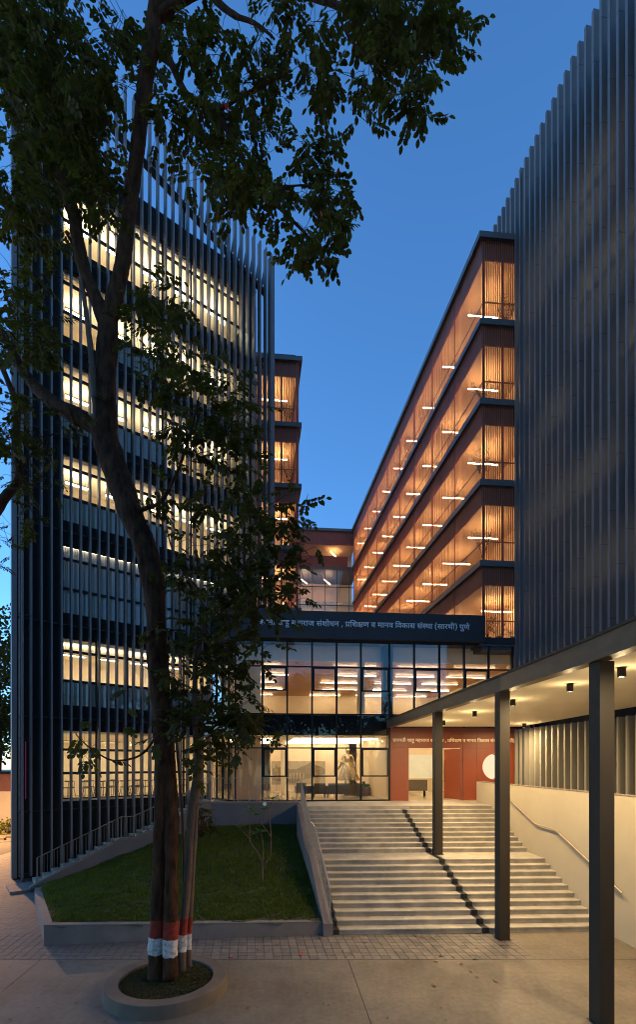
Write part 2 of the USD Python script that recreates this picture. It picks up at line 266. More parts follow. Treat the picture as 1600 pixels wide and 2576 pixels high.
# the sign's words as outlines in font units: one list of [outer ring, inner rings...] per word
TEXT = {"upem":1000,"width":27010,"words":[[[[[0,551],[0,622],[2200,622],[2180,682],[2172,726],[2176,789],[2190,825],[2213,854],[2245,878],[2284,891],[2330,896],[2368,893],[2401,883],[2430,867],[2456,844],[2499,778],[2554,622],[2664,622],[2664,551],[2561,549],[2561,0],[2480,0],[2478,551],[2302,550],[2302,0],[2221,0],[2220,328],[2074,327],[2021,322],[1985,309],[1958,283],[1947,237],[1951,204],[1964,173],[2013,110],[2092,40],[2038,-12],[1952,68],[1890,151],[1869,211],[1866,242],[1872,286],[1890,323],[1914,351],[1935,366],[1984,387],[2051,398],[2220,399],[2220,551],[1732,550],[1732,0],[1651,0],[1650,189],[1563,152],[1481,148],[1414,170],[1381,194],[1366,213],[1344,258],[1333,319],[1331,551],[1164,550],[1164,0],[1083,0],[1082,232],[828,65],[781,132],[1026,282],[955,357],[908,378],[844,376],[756,343],[728,417],[825,451],[880,456],[930,450],[994,420],[1082,330],[1082,550],[536,551],[535,477],[568,465],[595,447],[619,422],[638,390],[649,352],[650,269],[628,195],[608,159],[557,96],[485,45],[397,11],[296,0],[236,5],[188,19],[150,42],[122,72],[106,107],[101,147],[109,191],[131,231],[84,263],[53,307],[43,359],[48,397],[63,427],[88,451],[122,469],[161,480],[219,483],[288,473],[282,404],[225,415],[162,407],[134,386],[124,350],[134,317],[146,305],[181,287],[202,281],[244,289],[308,287],[302,217],[223,210],[192,186],[182,148],[186,123],[196,104],[213,89],[264,72],[347,74],[393,84],[436,102],[476,126],[509,154],[536,187],[558,225],[570,266],[574,310],[564,366],[534,405],[512,416],[466,417],[450,411],[430,388],[424,358],[436,318],[472,284],[535,261],[502,198],[452,216],[413,237],[384,263],[363,292],[351,323],[347,356],[359,414],[375,438],[396,458],[455,481],[454,551]],[[2475,622],[2439,737],[2419,775],[2396,803],[2368,820],[2334,825],[2309,822],[2273,801],[2254,759],[2253,711],[2262,672],[2283,623]],[[1415,551],[1414,322],[1418,289],[1431,256],[1462,227],[1516,217],[1567,226],[1614,250],[1651,281],[1651,550]]]],[[[[3331,551],[3331,622],[4395,622],[4395,551],[4291,550],[4291,394],[4045,393],[4013,381],[4000,360],[4002,323],[4031,285],[4098,298],[4178,298],[4247,280],[4295,248],[4322,206],[4330,160],[4326,126],[4316,98],[4299,73],[4275,51],[4209,18],[4182,85],[4219,102],[4244,125],[4253,157],[4250,178],[4240,196],[4224,210],[4170,227],[4084,226],[4047,217],[4021,202],[4002,182],[3991,160],[3987,135],[3998,86],[4041,32],[4142,-31],[4222,-49],[4290,-87],[4346,-137],[4417,-229],[4356,-268],[4318,-216],[4245,-142],[4205,-117],[4163,-103],[4116,-98],[4059,-107],[4025,-131],[4014,-168],[4025,-208],[4056,-229],[4094,-236],[4143,-231],[4185,-215],[4210,-285],[4136,-305],[4100,-308],[4053,-303],[4014,-290],[3983,-268],[3959,-239],[3945,-205],[3940,-166],[3950,-117],[3980,-75],[4024,-46],[3957,13],[3934,42],[3910,104],[3907,137],[3914,181],[3933,219],[3961,249],[3940,277],[3924,311],[3918,352],[3923,386],[3936,413],[3955,433],[4007,457],[4052,464],[4209,465],[4209,551],[3760,550],[3760,0],[3679,0],[3679,550],[3502,551],[3501,0],[3420,0],[3420,549]]],[[[2952,273],[2968,299],[2981,307],[3014,314],[3052,306],[3101,276],[3133,290],[3160,310],[3183,335],[3201,367],[3212,403],[3215,443],[3212,478],[3202,508],[3186,532],[3163,551],[3138,562],[3109,566],[3090,564],[3063,552],[3050,530],[3049,505],[3066,472],[3095,454],[3180,440],[3163,370],[3105,378],[3058,394],[3023,418],[2996,448],[2981,481],[2976,517],[2980,549],[2992,577],[3012,600],[3039,618],[3073,629],[3145,630],[3202,610],[3250,572],[3283,515],[3294,440],[3290,394],[3279,352],[3259,312],[3233,276],[3165,220],[3251,135],[3324,43],[3260,-1],[3168,117],[3090,194],[3010,191],[2974,207],[2953,236]]]],[[[[4640,551],[4640,622],[7453,622],[7453,551],[7349,549],[7349,0],[7268,0],[7267,370],[7078,372],[7116,328],[7144,275],[7152,247],[7152,188],[7133,141],[7100,107],[7056,87],[7006,80],[6970,84],[6905,110],[6873,136],[6843,169],[6783,265],[6727,401],[6798,426],[6830,342],[6861,275],[6894,222],[6929,183],[6964,161],[7002,153],[7023,155],[7054,170],[7066,184],[7075,227],[7071,257],[7044,310],[7022,335],[6969,377],[6998,441],[7267,441],[7267,551],[6608,551],[6607,0],[6526,0],[6526,550],[6350,551],[6362,494],[6364,458],[6361,423],[6342,365],[6325,340],[6282,301],[6196,253],[6299,147],[6423,42],[6369,-12],[6258,87],[6141,209],[6090,276],[6069,329],[6075,365],[6095,386],[6112,391],[6163,388],[6188,373],[6209,350],[6252,380],[6266,399],[6282,443],[6282,499],[6267,551],[5939,550],[5939,0],[5858,0],[5858,550],[5681,551],[5680,394],[5434,393],[5402,381],[5389,361],[5391,322],[5421,285],[5487,298],[5522,300],[5603,291],[5635,279],[5682,245],[5699,224],[5717,178],[5715,116],[5704,84],[5685,57],[5658,34],[5586,2],[5559,69],[5618,98],[5631,112],[5641,148],[5638,172],[5628,192],[5612,207],[5588,220],[5557,227],[5475,226],[5440,216],[5413,201],[5392,179],[5380,153],[5376,124],[5381,83],[5398,44],[5435,-1],[5540,-89],[5486,-142],[5429,-95],[5346,-9],[5318,35],[5301,81],[5296,130],[5303,177],[5323,217],[5352,248],[5330,276],[5313,311],[5308,370],[5317,400],[5334,424],[5378,452],[5441,464],[5598,465],[5598,551],[5150,550],[5149,0],[5068,0],[5067,250],[4848,250],[4840,177],[4822,157],[4799,151],[4759,164],[4709,209],[4684,252],[4681,290],[4692,308],[4704,316],[4766,322],[4766,549]],[[4849,551],[4848,322],[5067,322],[5067,550]]]],[[[[9373,564],[9396,592],[9426,615],[9461,628],[9500,632],[9563,619],[9588,604],[9609,583],[9620,559],[9624,531],[9619,500],[9606,471],[9584,443],[9523,482],[9539,504],[9542,536],[9533,555],[9512,566],[9479,565],[9449,546],[9438,529],[9429,489],[9431,468],[9445,438],[9484,409],[9536,397],[9578,404],[9646,402],[9639,332],[9580,331],[9554,324],[9517,297],[9507,277],[9507,229],[9517,208],[9554,182],[9605,173],[9639,176],[9695,194],[9758,245],[9758,549],[9696,551],[9696,622],[10497,622],[10497,551],[10394,549],[10394,0],[10313,0],[10312,298],[10133,298],[10132,244],[10126,213],[10107,194],[10081,188],[10047,197],[10013,224],[9984,260],[9967,299],[9965,318],[9971,345],[9990,363],[10006,367],[10312,369],[10312,551],[9840,550],[9839,0],[9758,0],[9757,148],[9690,116],[9663,109],[9596,103],[9547,108],[9506,121],[9472,144],[9445,174],[9429,210],[9425,269],[9433,303],[9460,348],[9406,380],[9368,428],[9358,458],[9355,493],[9360,531]]],[[[8795,551],[8795,622],[9141,623],[9102,740],[9088,767],[9057,804],[9039,815],[8998,823],[8928,809],[8904,882],[8962,894],[9030,893],[9061,885],[9088,870],[9114,849],[9160,783],[9181,736],[9217,622],[9327,622],[9327,551],[9224,549],[9224,0],[9143,0],[9143,550],[8965,550],[8965,0],[8884,0],[8884,549]]],[[[8416,273],[8432,299],[8445,307],[8478,314],[8516,306],[8565,276],[8597,290],[8624,310],[8647,335],[8665,367],[8676,403],[8679,443],[8676,478],[8666,508],[8650,532],[8627,551],[8602,562],[8573,566],[8554,564],[8527,552],[8514,530],[8513,505],[8530,472],[8559,454],[8644,440],[8627,370],[8569,378],[8522,394],[8487,418],[8460,448],[8445,481],[8440,517],[8444,549],[8456,577],[8476,600],[8503,618],[8537,629],[8609,630],[8666,610],[8714,572],[8747,515],[8758,440],[8754,394],[8743,352],[8723,312],[8697,276],[8629,220],[8715,135],[8788,43],[8724,-1],[8632,117],[8554,194],[8474,191],[8438,207],[8417,236]]],[[[7698,551],[7698,622],[8389,622],[8389,551],[8285,549],[8285,0],[8204,0],[8203,265],[8146,254],[8049,252],[7989,259],[7910,277],[7866,251],[7962,146],[8078,42],[8024,-12],[7987,21],[7886,120],[7807,209],[7758,276],[7740,317],[7738,340],[7745,365],[7765,386],[7782,391],[7833,388],[7858,373],[7879,351],[7892,364],[7907,398],[7914,438],[7913,496],[7899,550]],[[8093,322],[8160,329],[8204,340],[8204,550],[7981,551],[7994,495],[7995,431],[7986,385],[7962,333],[8031,323]]],[[[8217,823],[8244,830],[8259,828],[8272,822],[8292,801],[8297,787],[8297,756],[8283,731],[8271,721],[8258,716],[8230,716],[8206,731],[8196,743],[8191,757],[8191,788],[8196,801]]]],[[[[10789,-129],[10838,116],[10935,116],[10942,105],[10920,30],[10856,-129]]]],[[[[12857,541],[12870,570],[12893,596],[12924,616],[12963,628],[13009,632],[13049,629],[13084,619],[13115,603],[13141,580],[13155,551],[13160,515],[13157,484],[13137,434],[13076,373],[13128,365],[13187,365],[13269,383],[13320,412],[13320,550],[13231,551],[13231,622],[14227,622],[14227,551],[14124,549],[14124,0],[14043,0],[14042,551],[13910,550],[13909,294],[13895,231],[13875,198],[13841,170],[13797,152],[13741,146],[13683,153],[13638,172],[13604,205],[13585,241],[13570,318],[13569,550],[13402,551],[13401,0],[13320,0],[13319,324],[13254,302],[13199,294],[13105,297],[13003,326],[12974,307],[12931,270],[12909,231],[12906,208],[12910,181],[12925,155],[12937,143],[12972,126],[13045,121],[13041,157],[13050,192],[13061,203],[13090,215],[13132,213],[13152,204],[13181,172],[13191,136],[13185,104],[13169,82],[13144,65],[13226,-24],[13168,-65],[13076,52],[12985,52],[12919,71],[12868,105],[12835,151],[12824,205],[12828,240],[12839,270],[12884,320],[12940,361],[12892,403],[12862,451],[12852,507]],[[13722,218],[13771,221],[13794,231],[13811,249],[13822,274],[13829,327],[13828,551],[13650,550],[13654,291],[13662,263],[13676,241],[13696,226]],[[12933,521],[12933,481],[12941,461],[12968,426],[13005,400],[13048,433],[13073,469],[13081,506],[13079,522],[13064,548],[13050,558],[13007,566],[12968,558],[12940,536]]],[[[11271,551],[11271,622],[11917,622],[11895,686],[11892,724],[11899,774],[11921,815],[11956,849],[12005,876],[12062,891],[12129,896],[12204,892],[12273,880],[12338,861],[12401,834],[12457,801],[12511,762],[12561,717],[12643,622],[12793,622],[12793,551],[12689,549],[12689,0],[12608,0],[12608,550],[12519,551],[12519,622],[12551,625],[12498,679],[12433,731],[12367,771],[12295,801],[12223,818],[12150,824],[12097,821],[12054,811],[12019,795],[11993,772],[11978,744],[11973,711],[11977,676],[12004,622],[12112,622],[12112,551],[12009,549],[12009,0],[11928,0],[11928,550],[11752,551],[11750,0],[11669,0],[11667,191],[11363,-13],[11316,53],[11482,153],[11423,175],[11399,194],[11383,214],[11362,258],[11351,319],[11350,550]],[[11669,549],[11431,550],[11434,304],[11448,256],[11480,227],[11533,217],[11584,225],[11631,250],[11669,280]]],[[[12140,273],[12156,299],[12169,307],[12202,314],[12240,306],[12289,276],[12321,290],[12348,310],[12371,335],[12389,367],[12400,403],[12403,443],[12400,478],[12390,508],[12374,532],[12351,551],[12326,562],[12297,566],[12278,564],[12251,552],[12238,530],[12237,505],[12254,472],[12283,454],[12368,440],[12351,370],[12293,378],[12246,394],[12211,418],[12184,448],[12169,481],[12164,517],[12168,549],[12180,577],[12200,600],[12227,618],[12261,629],[12333,630],[12390,610],[12438,572],[12471,515],[12482,440],[12478,394],[12467,352],[12447,312],[12421,276],[12353,220],[12439,135],[12512,43],[12448,-1],[12356,117],[12278,194],[12198,191],[12162,207],[12141,236]]]],[[[[14473,551],[14473,622],[15044,622],[15044,551],[14940,549],[14940,0],[14860,0],[14859,163],[14820,142],[14769,124],[14706,118],[14639,127],[14610,139],[14562,175],[14530,225],[14522,254],[14519,286],[14526,340],[14545,383],[14577,418],[14620,444],[14670,459],[14738,464],[14827,454],[14822,381],[14747,391],[14693,388],[14661,379],[14635,364],[14615,343],[14604,317],[14600,287],[14604,256],[14614,231],[14632,212],[14654,198],[14708,188],[14771,198],[14798,211],[14842,243],[14860,261],[14860,550]]]],[[[[15289,551],[15289,622],[17272,622],[17272,551],[17168,549],[17168,0],[17088,0],[17087,163],[17048,142],[16997,124],[16934,118],[16867,127],[16838,139],[16790,175],[16758,225],[16750,254],[16747,286],[16754,340],[16773,383],[16805,418],[16848,444],[16898,459],[16966,464],[17055,454],[17050,381],[16975,391],[16921,388],[16889,379],[16863,364],[16843,343],[16832,317],[16828,287],[16832,256],[16842,231],[16860,212],[16882,198],[16936,188],[16999,198],[17026,211],[17070,243],[17088,261],[17087,551],[16612,550],[16612,0],[16531,0],[16530,298],[16351,298],[16350,244],[16344,213],[16325,194],[16299,188],[16265,197],[16231,224],[16202,260],[16185,299],[16183,318],[16189,345],[16208,363],[16224,367],[16530,369],[16530,551],[16058,550],[16057,0],[15976,0],[15976,550],[15799,551],[15798,0],[15717,0],[15716,250],[15497,250],[15489,177],[15471,157],[15448,151],[15408,164],[15358,209],[15333,252],[15330,290],[15341,308],[15353,316],[15415,322],[15415,549]],[[15498,551],[15497,322],[15716,322],[15716,550]]]],[[[[17517,551],[17517,622],[17596,623],[17577,669],[17570,724],[17577,773],[17596,815],[17628,849],[17672,876],[17723,891],[17783,896],[17875,887],[17958,862],[18033,819],[18104,761],[18166,694],[18217,622],[20044,622],[20044,551],[19940,549],[19940,0],[19859,0],[19858,265],[19801,254],[19704,252],[19644,259],[19565,277],[19521,253],[19616,146],[19733,42],[19679,-12],[19574,87],[19486,181],[19413,276],[19395,317],[19393,340],[19400,365],[19420,386],[19437,391],[19488,388],[19513,373],[19534,351],[19547,364],[19563,399],[19570,458],[19566,512],[19553,551],[19264,550],[19264,0],[19183,0],[19182,551],[18784,550],[18784,352],[18819,377],[18858,394],[18901,399],[18942,394],[18977,380],[19007,357],[19030,325],[19044,286],[19046,207],[19021,106],[18983,39],[18911,80],[18940,127],[18961,183],[18968,237],[18959,289],[18948,307],[18915,327],[18894,330],[18857,321],[18821,298],[18784,258],[18784,0],[18703,0],[18702,172],[18618,126],[18558,118],[18497,127],[18443,152],[18403,194],[18389,223],[18378,290],[18384,341],[18403,382],[18433,417],[18474,444],[18522,459],[18576,464],[18660,456],[18671,454],[18665,381],[18581,391],[18515,379],[18491,365],[18473,345],[18462,321],[18459,292],[18463,259],[18473,233],[18490,213],[18535,191],[18560,188],[18615,197],[18683,241],[18703,261],[18703,550],[18244,551],[18243,0],[18163,0],[18162,163],[18072,124],[18009,118],[17942,127],[17886,155],[17847,197],[17833,225],[17822,286],[17829,340],[17848,383],[17880,418],[17923,444],[17973,459],[18031,464],[18122,456],[18130,454],[18125,381],[18035,391],[17996,388],[17964,379],[17938,364],[17918,343],[17907,317],[17903,287],[17907,256],[17917,231],[17935,212],[17983,191],[18045,191],[18074,198],[18125,226],[18163,261],[18163,550],[17688,551],[17687,0],[17606,0],[17606,549]],[[19748,322],[19815,329],[19859,340],[19859,550],[19636,551],[19649,495],[19650,431],[19641,385],[19617,333],[19686,323]],[[18126,622],[18029,733],[17918,801],[17800,824],[17756,821],[17720,811],[17691,795],[17668,772],[17655,745],[17651,714],[17655,677],[17682,622]]]],[[[[20289,551],[20289,622],[21459,622],[21517,632],[21570,624],[21619,600],[21657,561],[21678,504],[21676,422],[21663,382],[21641,349],[21610,320],[21528,273],[21543,252],[21579,221],[21601,211],[21659,203],[21693,205],[21748,223],[21817,275],[21817,549],[21735,551],[21735,622],[22260,622],[22260,551],[22157,549],[22157,0],[22076,0],[22075,551],[21898,550],[21898,0],[21817,0],[21816,178],[21773,157],[21719,138],[21653,132],[21608,136],[21568,147],[21531,164],[21498,190],[21471,221],[21449,259],[21316,252],[21256,259],[21177,277],[21133,251],[21229,146],[21345,42],[21291,-12],[21186,87],[21098,181],[21025,276],[21007,317],[21005,340],[21012,365],[21032,386],[21049,391],[21100,388],[21125,373],[21146,351],[21159,364],[21175,399],[21182,458],[21178,512],[21166,550],[20878,551],[20876,0],[20795,0],[20794,265],[20737,254],[20640,252],[20580,259],[20501,277],[20457,253],[20552,146],[20669,42],[20615,-12],[20510,87],[20422,181],[20349,276],[20331,317],[20329,340],[20336,365],[20356,386],[20373,391],[20424,388],[20449,373],[20470,351],[20483,364],[20498,398],[20505,438],[20504,496],[20490,550]],[[21334,322],[21410,325],[21484,337],[21552,370],[21574,390],[21597,439],[21597,498],[21576,543],[21559,557],[21516,568],[21475,556],[21461,535],[21459,521],[21469,491],[21495,472],[21540,461],[21532,391],[21457,413],[21429,431],[21408,454],[21395,484],[21393,551],[21247,550],[21261,495],[21262,431],[21253,385],[21229,334]],[[20658,322],[20729,326],[20795,339],[20794,551],[20571,550],[20585,495],[20586,431],[20577,385],[20553,334]]],[[[20796,813],[20808,823],[20835,830],[20850,828],[20874,813],[20883,801],[20890,772],[20888,756],[20874,731],[20862,721],[20835,714],[20821,716],[20797,731],[20787,743],[20780,772],[20782,788]]]],[[[[25164,832],[25246,832],[25292,759],[25329,681],[25356,598],[25376,508],[25387,419],[25391,329],[25387,236],[25375,148],[25356,63],[25328,-20],[25291,-95],[25246,-165],[25165,-165],[25208,-90],[25242,-13],[25269,69],[25289,157],[25301,243],[25305,330],[25301,421],[25289,508],[25270,593],[25241,679],[25206,758]]],[[[24254,484],[24250,519],[24254,554],[24266,582],[24287,603],[24313,620],[24343,629],[24403,630],[24454,615],[24478,600],[24516,561],[24530,534],[24540,469],[24535,422],[24522,382],[24500,349],[24469,320],[24387,273],[24420,234],[24460,211],[24518,203],[24551,205],[24607,223],[24676,276],[24676,550],[24594,551],[24594,622],[24657,624],[24635,682],[24627,726],[24631,789],[24645,825],[24668,854],[24700,878],[24739,891],[24785,896],[24823,893],[24856,883],[24885,867],[24911,844],[24954,779],[25009,623],[25119,622],[25119,551],[25016,549],[25016,0],[24935,0],[24934,551],[24757,550],[24757,0],[24676,0],[24675,178],[24632,157],[24578,138],[24512,132],[24457,138],[24410,154],[24368,180],[24331,219],[24305,265],[24287,322],[24345,337],[24389,356],[24420,377],[24442,404],[24455,433],[24459,467],[24456,498],[24435,543],[24418,557],[24375,568],[24334,556],[24320,535],[24318,521],[24328,491],[24354,472],[24399,461],[24391,391],[24350,400],[24288,430],[24267,454]],[[24930,622],[24894,737],[24874,775],[24851,803],[24823,820],[24789,825],[24764,822],[24728,801],[24709,759],[24708,711],[24717,672],[24738,623]]],[[[22860,551],[22860,622],[24219,622],[24219,551],[24116,550],[24129,494],[24128,423],[24121,392],[24092,341],[24049,300],[23963,253],[24066,147],[24190,42],[24136,-12],[24025,87],[23933,181],[23870,256],[23841,305],[23837,353],[23850,376],[23862,386],[23899,393],[23930,388],[23955,373],[23976,350],[24019,380],[24033,399],[24049,443],[24049,499],[24033,551],[23706,550],[23706,0],[23625,0],[23625,550],[23448,551],[23447,0],[23366,0],[23365,265],[23308,254],[23211,252],[23151,259],[23072,277],[23028,253],[23123,146],[23240,42],[23186,-12],[23081,87],[22993,181],[22920,276],[22902,317],[22900,340],[22907,365],[22927,386],[22944,391],[22995,388],[23020,373],[23041,351],[23054,364],[23069,398],[23076,438],[23075,496],[23061,550]],[[23255,322],[23322,329],[23366,340],[23366,550],[23143,551],[23156,495],[23157,431],[23148,385],[23124,333],[23193,323]]],[[[22589,158],[22578,247],[22574,337],[22578,431],[22589,518],[22609,604],[22637,687],[22673,762],[22719,832],[22800,832],[22757,757],[22723,680],[22695,599],[22675,512],[22663,425],[22659,336],[22663,246],[22675,159],[22695,73],[22723,-12],[22758,-91],[22801,-165],[22719,-165],[22673,-92],[22636,-15],[22609,69]]]],[[[[25719,551],[25719,622],[26837,622],[26813,706],[26785,767],[26770,789],[26754,804],[26716,821],[26668,821],[26625,809],[26601,882],[26629,890],[26692,896],[26758,885],[26785,870],[26811,849],[26835,820],[26877,736],[26914,623],[27024,622],[27024,551],[26921,549],[26921,0],[26840,0],[26839,551],[26707,550],[26706,294],[26692,231],[26672,198],[26638,170],[26594,152],[26538,146],[26480,153],[26435,172],[26401,205],[26382,241],[26367,318],[26366,550],[26199,551],[26198,8],[26236,-6],[26267,-27],[26291,-57],[26304,-90],[26309,-129],[26304,-168],[26288,-201],[26262,-229],[26226,-251],[26183,-264],[26130,-268],[26067,-263],[26012,-247],[25963,-222],[25916,-187],[25832,-100],[25893,-57],[25967,-136],[26016,-170],[26069,-190],[26130,-196],[26190,-187],[26224,-163],[26236,-122],[26233,-101],[26212,-73],[26176,-59],[26122,-59],[26065,-79],[26039,-12],[26117,10],[26116,189],[26029,152],[25947,148],[25880,170],[25847,194],[25832,213],[25810,258],[25799,319],[25798,550]],[[26536,217],[26568,221],[26591,231],[26608,249],[26619,274],[26626,327],[26625,551],[26447,550],[26447,328],[26454,276],[26465,251],[26482,233],[26505,221]],[[26117,549],[25879,550],[25882,304],[25896,256],[25928,227],[25982,217],[26033,225],[26080,250],[26117,280]]]]]}
# ================================================================== ground
def struct(name, mb, material, smooth=False):
    return lone(name, None, None, mb, material, smooth, kind='structure')


M['slab'] = usdkit.material(stage, '/World/Looks/driveway_concrete', {
    'geo': ('geometry', {}), 'n': ('noise_texture', {'scale': 0.55, 'detail': 6.0, 'roughness': 0.65}),
    'n2': ('noise_texture', {'scale': 9.0, 'detail': 4.0}), 'map': ('mapping', {'scale': (5.0, 0.6, 1)}), 'n3': ('noise_texture', {'scale': 3.0, 'detail': 3.0}),
    'r': ('rgb_ramp', {'ramp': [(0.25, (0.07, 0.053, 0.038)), (0.5, (0.135, 0.107, 0.08)), (0.75, (0.19, 0.152, 0.112))]}), 'r2': ('rgb_ramp', {'ramp': [(0.35, (0.72, 0.72, 0.72)), (0.65, (1, 1, 1))]}),
    'mx': ('mix_color', {'blend_type': 'multiply', 'fac': 0.7}), 'mx2': ('mix_color', {'blend_type': 'multiply', 'fac': 0.35}),
    'b': ('bump', {'strength': 0.25, 'distance': 0.01}), 'p': ('principled_bsdf', {'roughness': 0.7})},
    [('geo.position', 'n.vector'), ('geo.position', 'n2.vector'), ('geo.position', 'map.vector'), ('map.vector', 'n3.vector'), ('n.fac', 'r.fac'), ('n2.fac', 'r2.fac'),
     ('r.color', 'mx.a'), ('r2.color', 'mx.b'), ('mx.result', 'mx2.a'), ('n3.color', 'mx2.b'), ('mx2.result', 'p.base_color'), ('n2.fac', 'b.height'), ('b.normal', 'p.normal')], surface='p.BSDF')
struct('ground', MB().box((-300, -60, -0.5), (600, 0, 0), (0, 460, 0), (0, 0, 0.488)), mat('earth', (0.10, 0.085, 0.065), 0.9, 0, 0.3, 0.6))

FS = Fr((1.77, 21.5), (1, 0.04), (-0.14, 1))             # the main stair: s along the nosings, d inward from the top nosing
# driveway slabs: cast panels with open joints
drive = struct('driveway', MB().box((-40, -6, -0.0095), (70, 0, 0), (0, 20.04, 0), (0, 0, 0.002)), mat('joint_dirt', (0.07, 0.06, 0.05), 0.95, 0, 0.3))
xs = [-40, -14.2, -6.9, 0.75, 7.9, 16, 30]
ys = [-6, 0.4, 6.2, 12.05]
for a, b in zip(xs[:-1], xs[1:]):
    for c, d in zip(ys[:-1], ys[1:]):
        sk = -0.14 * 0.6
        g = 0.007
        mb = MB()
        lo = [(a + g + sk * (c - 12), c + g, -0.004), (b - g + sk * (c - 12), c + g, -0.004), (b - g + sk * (d - 12), d - g, -0.004), (a + g + sk * (d - 12), d - g, -0.004)]
        part(drive, 'slab', mb.hexa(lo, [(x, y, 0.004) for x, y, _ in lo]), M['slab'])
# paver strip before the stair and the lawn wall, single stones
pave = struct('paved_strip', MB().box((-40, 12.052, -0.02), (49.2, 0, 0), (0, 32, 0), (0, 0, 0.016)), mat('paver_joint', (0.055, 0.048, 0.042), 0.95, 0, 0.3))
pv = [mat(f'paver_stone_{k}', c, 0.75, 0, 0.25, 5.0, bump=0.2, bscale=50) for k, c in enumerate([(0.115, 0.094, 0.078), (0.14, 0.115, 0.094), (0.10, 0.085, 0.074), (0.128, 0.106, 0.092)])]
rest = MB()
ct = 0
for r in range(8):
    for c in range(-62, 30):
        y0 = 12.06 + r * 0.226
        x0 = c * 0.226 - 0.14 * 0.226 * r + 0.03
        if x0 > 5.3:
            continue
        h = 0.006 + 0.004 * rng.random()
        w = 0.219
        near = -4.2 < x0 < 5.35
        mb = rest if not near else MB()
        lo = [(x0, y0, -0.01), (x0 + w, y0, -0.01), (x0 + w - 0.031, y0 + w, -0.01), (x0 - 0.031, y0 + w, -0.01)]
        hi = [(x + (0.004 if k in (0, 3) else -0.004), y + (0.004 if k < 2 else -0.004), h) for k, (x, y, _) in enumerate(lo)]
        mb.hexa(lo, hi)
        if near and ct < 300:
            part(pave, 'paver', mb, pv[rng.randrange(4)])
            ct += 1
        elif near:
            rest.add(*mb.arrays())
for r in range(60):
    for c in range(-80, -28):
        y0 = 12.06 + 8 * 0.226 + r * 0.226
        x0 = c * 0.226 - 0.2
        if x0 > -7.6 - (y0 - 13.6) * 0.7 or x0 < -17:
            continue
        rest.box((x0, y0, -0.01), (0.219, 0, 0), (0, 0.219, 0), (0, 0, 0.016 + 0.004 * rng.random()))
part(pave, 'paver_field', rest, pv[0], kind='stuff')

sk = -0.14
lo = [(5.45, 12.058, -0.004), (9.3, 12.058, -0.004), (9.3, 14.1, -0.004), (5.2, 14.1, -0.004)]
part(drive, 'slab', MB().hexa(lo, [(x, y, 0.004) for x, y, _ in lo]), M['slab'])
lo = [(8.3, -6, -0.001), (14, -6, -0.001), (14, 14.0, -0.001), (8.3, 14.0, -0.001)]

M['litter'] = mat('leaf_litter', (0.09, 0.055, 0.03), .9, 0, .4, 20)
lit_ = MB()
for k in range(150):
    x, y = nrng.uniform(-9, 8), nrng.uniform(7.2, 13.8)
    a, l = nrng.uniform(0, 6.28), nrng.uniform(.02, .06)
    c, s_ = math.cos(a) * l, math.sin(a) * l
    z = .016 + .006 * nrng.random()
    lit_.add([(x - c, y - s_, z), (x + s_ * .4, y - c * .4, z + .006), (x + c, y + s_, z), (x - s_ * .4, y + c * .4, z + .004)], [[0, 1, 2], [0, 2, 3]])
lone('leaf_litter', 'tiny dry leaf bits and grit strewn over the driveway and pavers', 'litter', lit_, M['litter'], kind='stuff')

# ================================================================== main stair
RISE, RUN, LAND = 0.15, 0.35, 1.326


def nose_d(i):          # how far before the top nosing step i ends (i = 0 top floor ... 10 landing ... 19 lowest tread)
    return -(RUN * i if i < 10 else RUN * (i - 1) + LAND)


def right_edge(y):      # the stair's right wall in plan
    return 7.72 + (23.6 - y) * 0.062


stair = thing('entrance_stairs', 'wide grey stone entrance stairs with a landing, rising to the glass lobby', 'stairs')
for i in range(20):
    z = 3.0 - RISE * i
    d0 = nose_d(i)
    d1 = nose_d(i - 1) + 0.02 if i else 3.2
    smin, smax, sdiv = -2.43 + 0.0 * i, 6.6, 1.90
    mb = MB()
    a = FS.p(smin - 0.1, d0 + 0.02, 0)
    ye = FS.p(7, d0, 0)[1]
    sR = (right_edge(ye) + 0.15 - FS.p(0, d0, 0)[0]) / 1.0
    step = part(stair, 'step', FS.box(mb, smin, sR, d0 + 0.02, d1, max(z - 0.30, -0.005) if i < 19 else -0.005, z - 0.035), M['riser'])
    for lo, hi in ((smin + (0.2 if i > 9 else 0), sdiv - 0.004), (sdiv + 0.204, sR)):
        cut = [lo] + [lo + 2.0 * k for k in range(1, 6) if lo + 2.0 * k < hi - 0.6] + [hi]
        for u, v in zip(cut[:-1], cut[1:]):
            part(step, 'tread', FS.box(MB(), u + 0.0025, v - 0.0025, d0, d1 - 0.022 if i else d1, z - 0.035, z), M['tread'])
    if i:
        part(step, 'black_strip', FS.box(MB(), sdiv, sdiv + 0.2, d0 - 0.004, d1 - 0.022, z - 0.15 if i < 19 else 0.0, z + 0.001), M['black'])
    if i > 9:
        part(step, 'black_strip', FS.box(MB(), smin, smin + 0.195, d0 - 0.004, d1 - 0.022, z - 0.15 if i < 19 else 0.0, z + 0.001), M['black'])


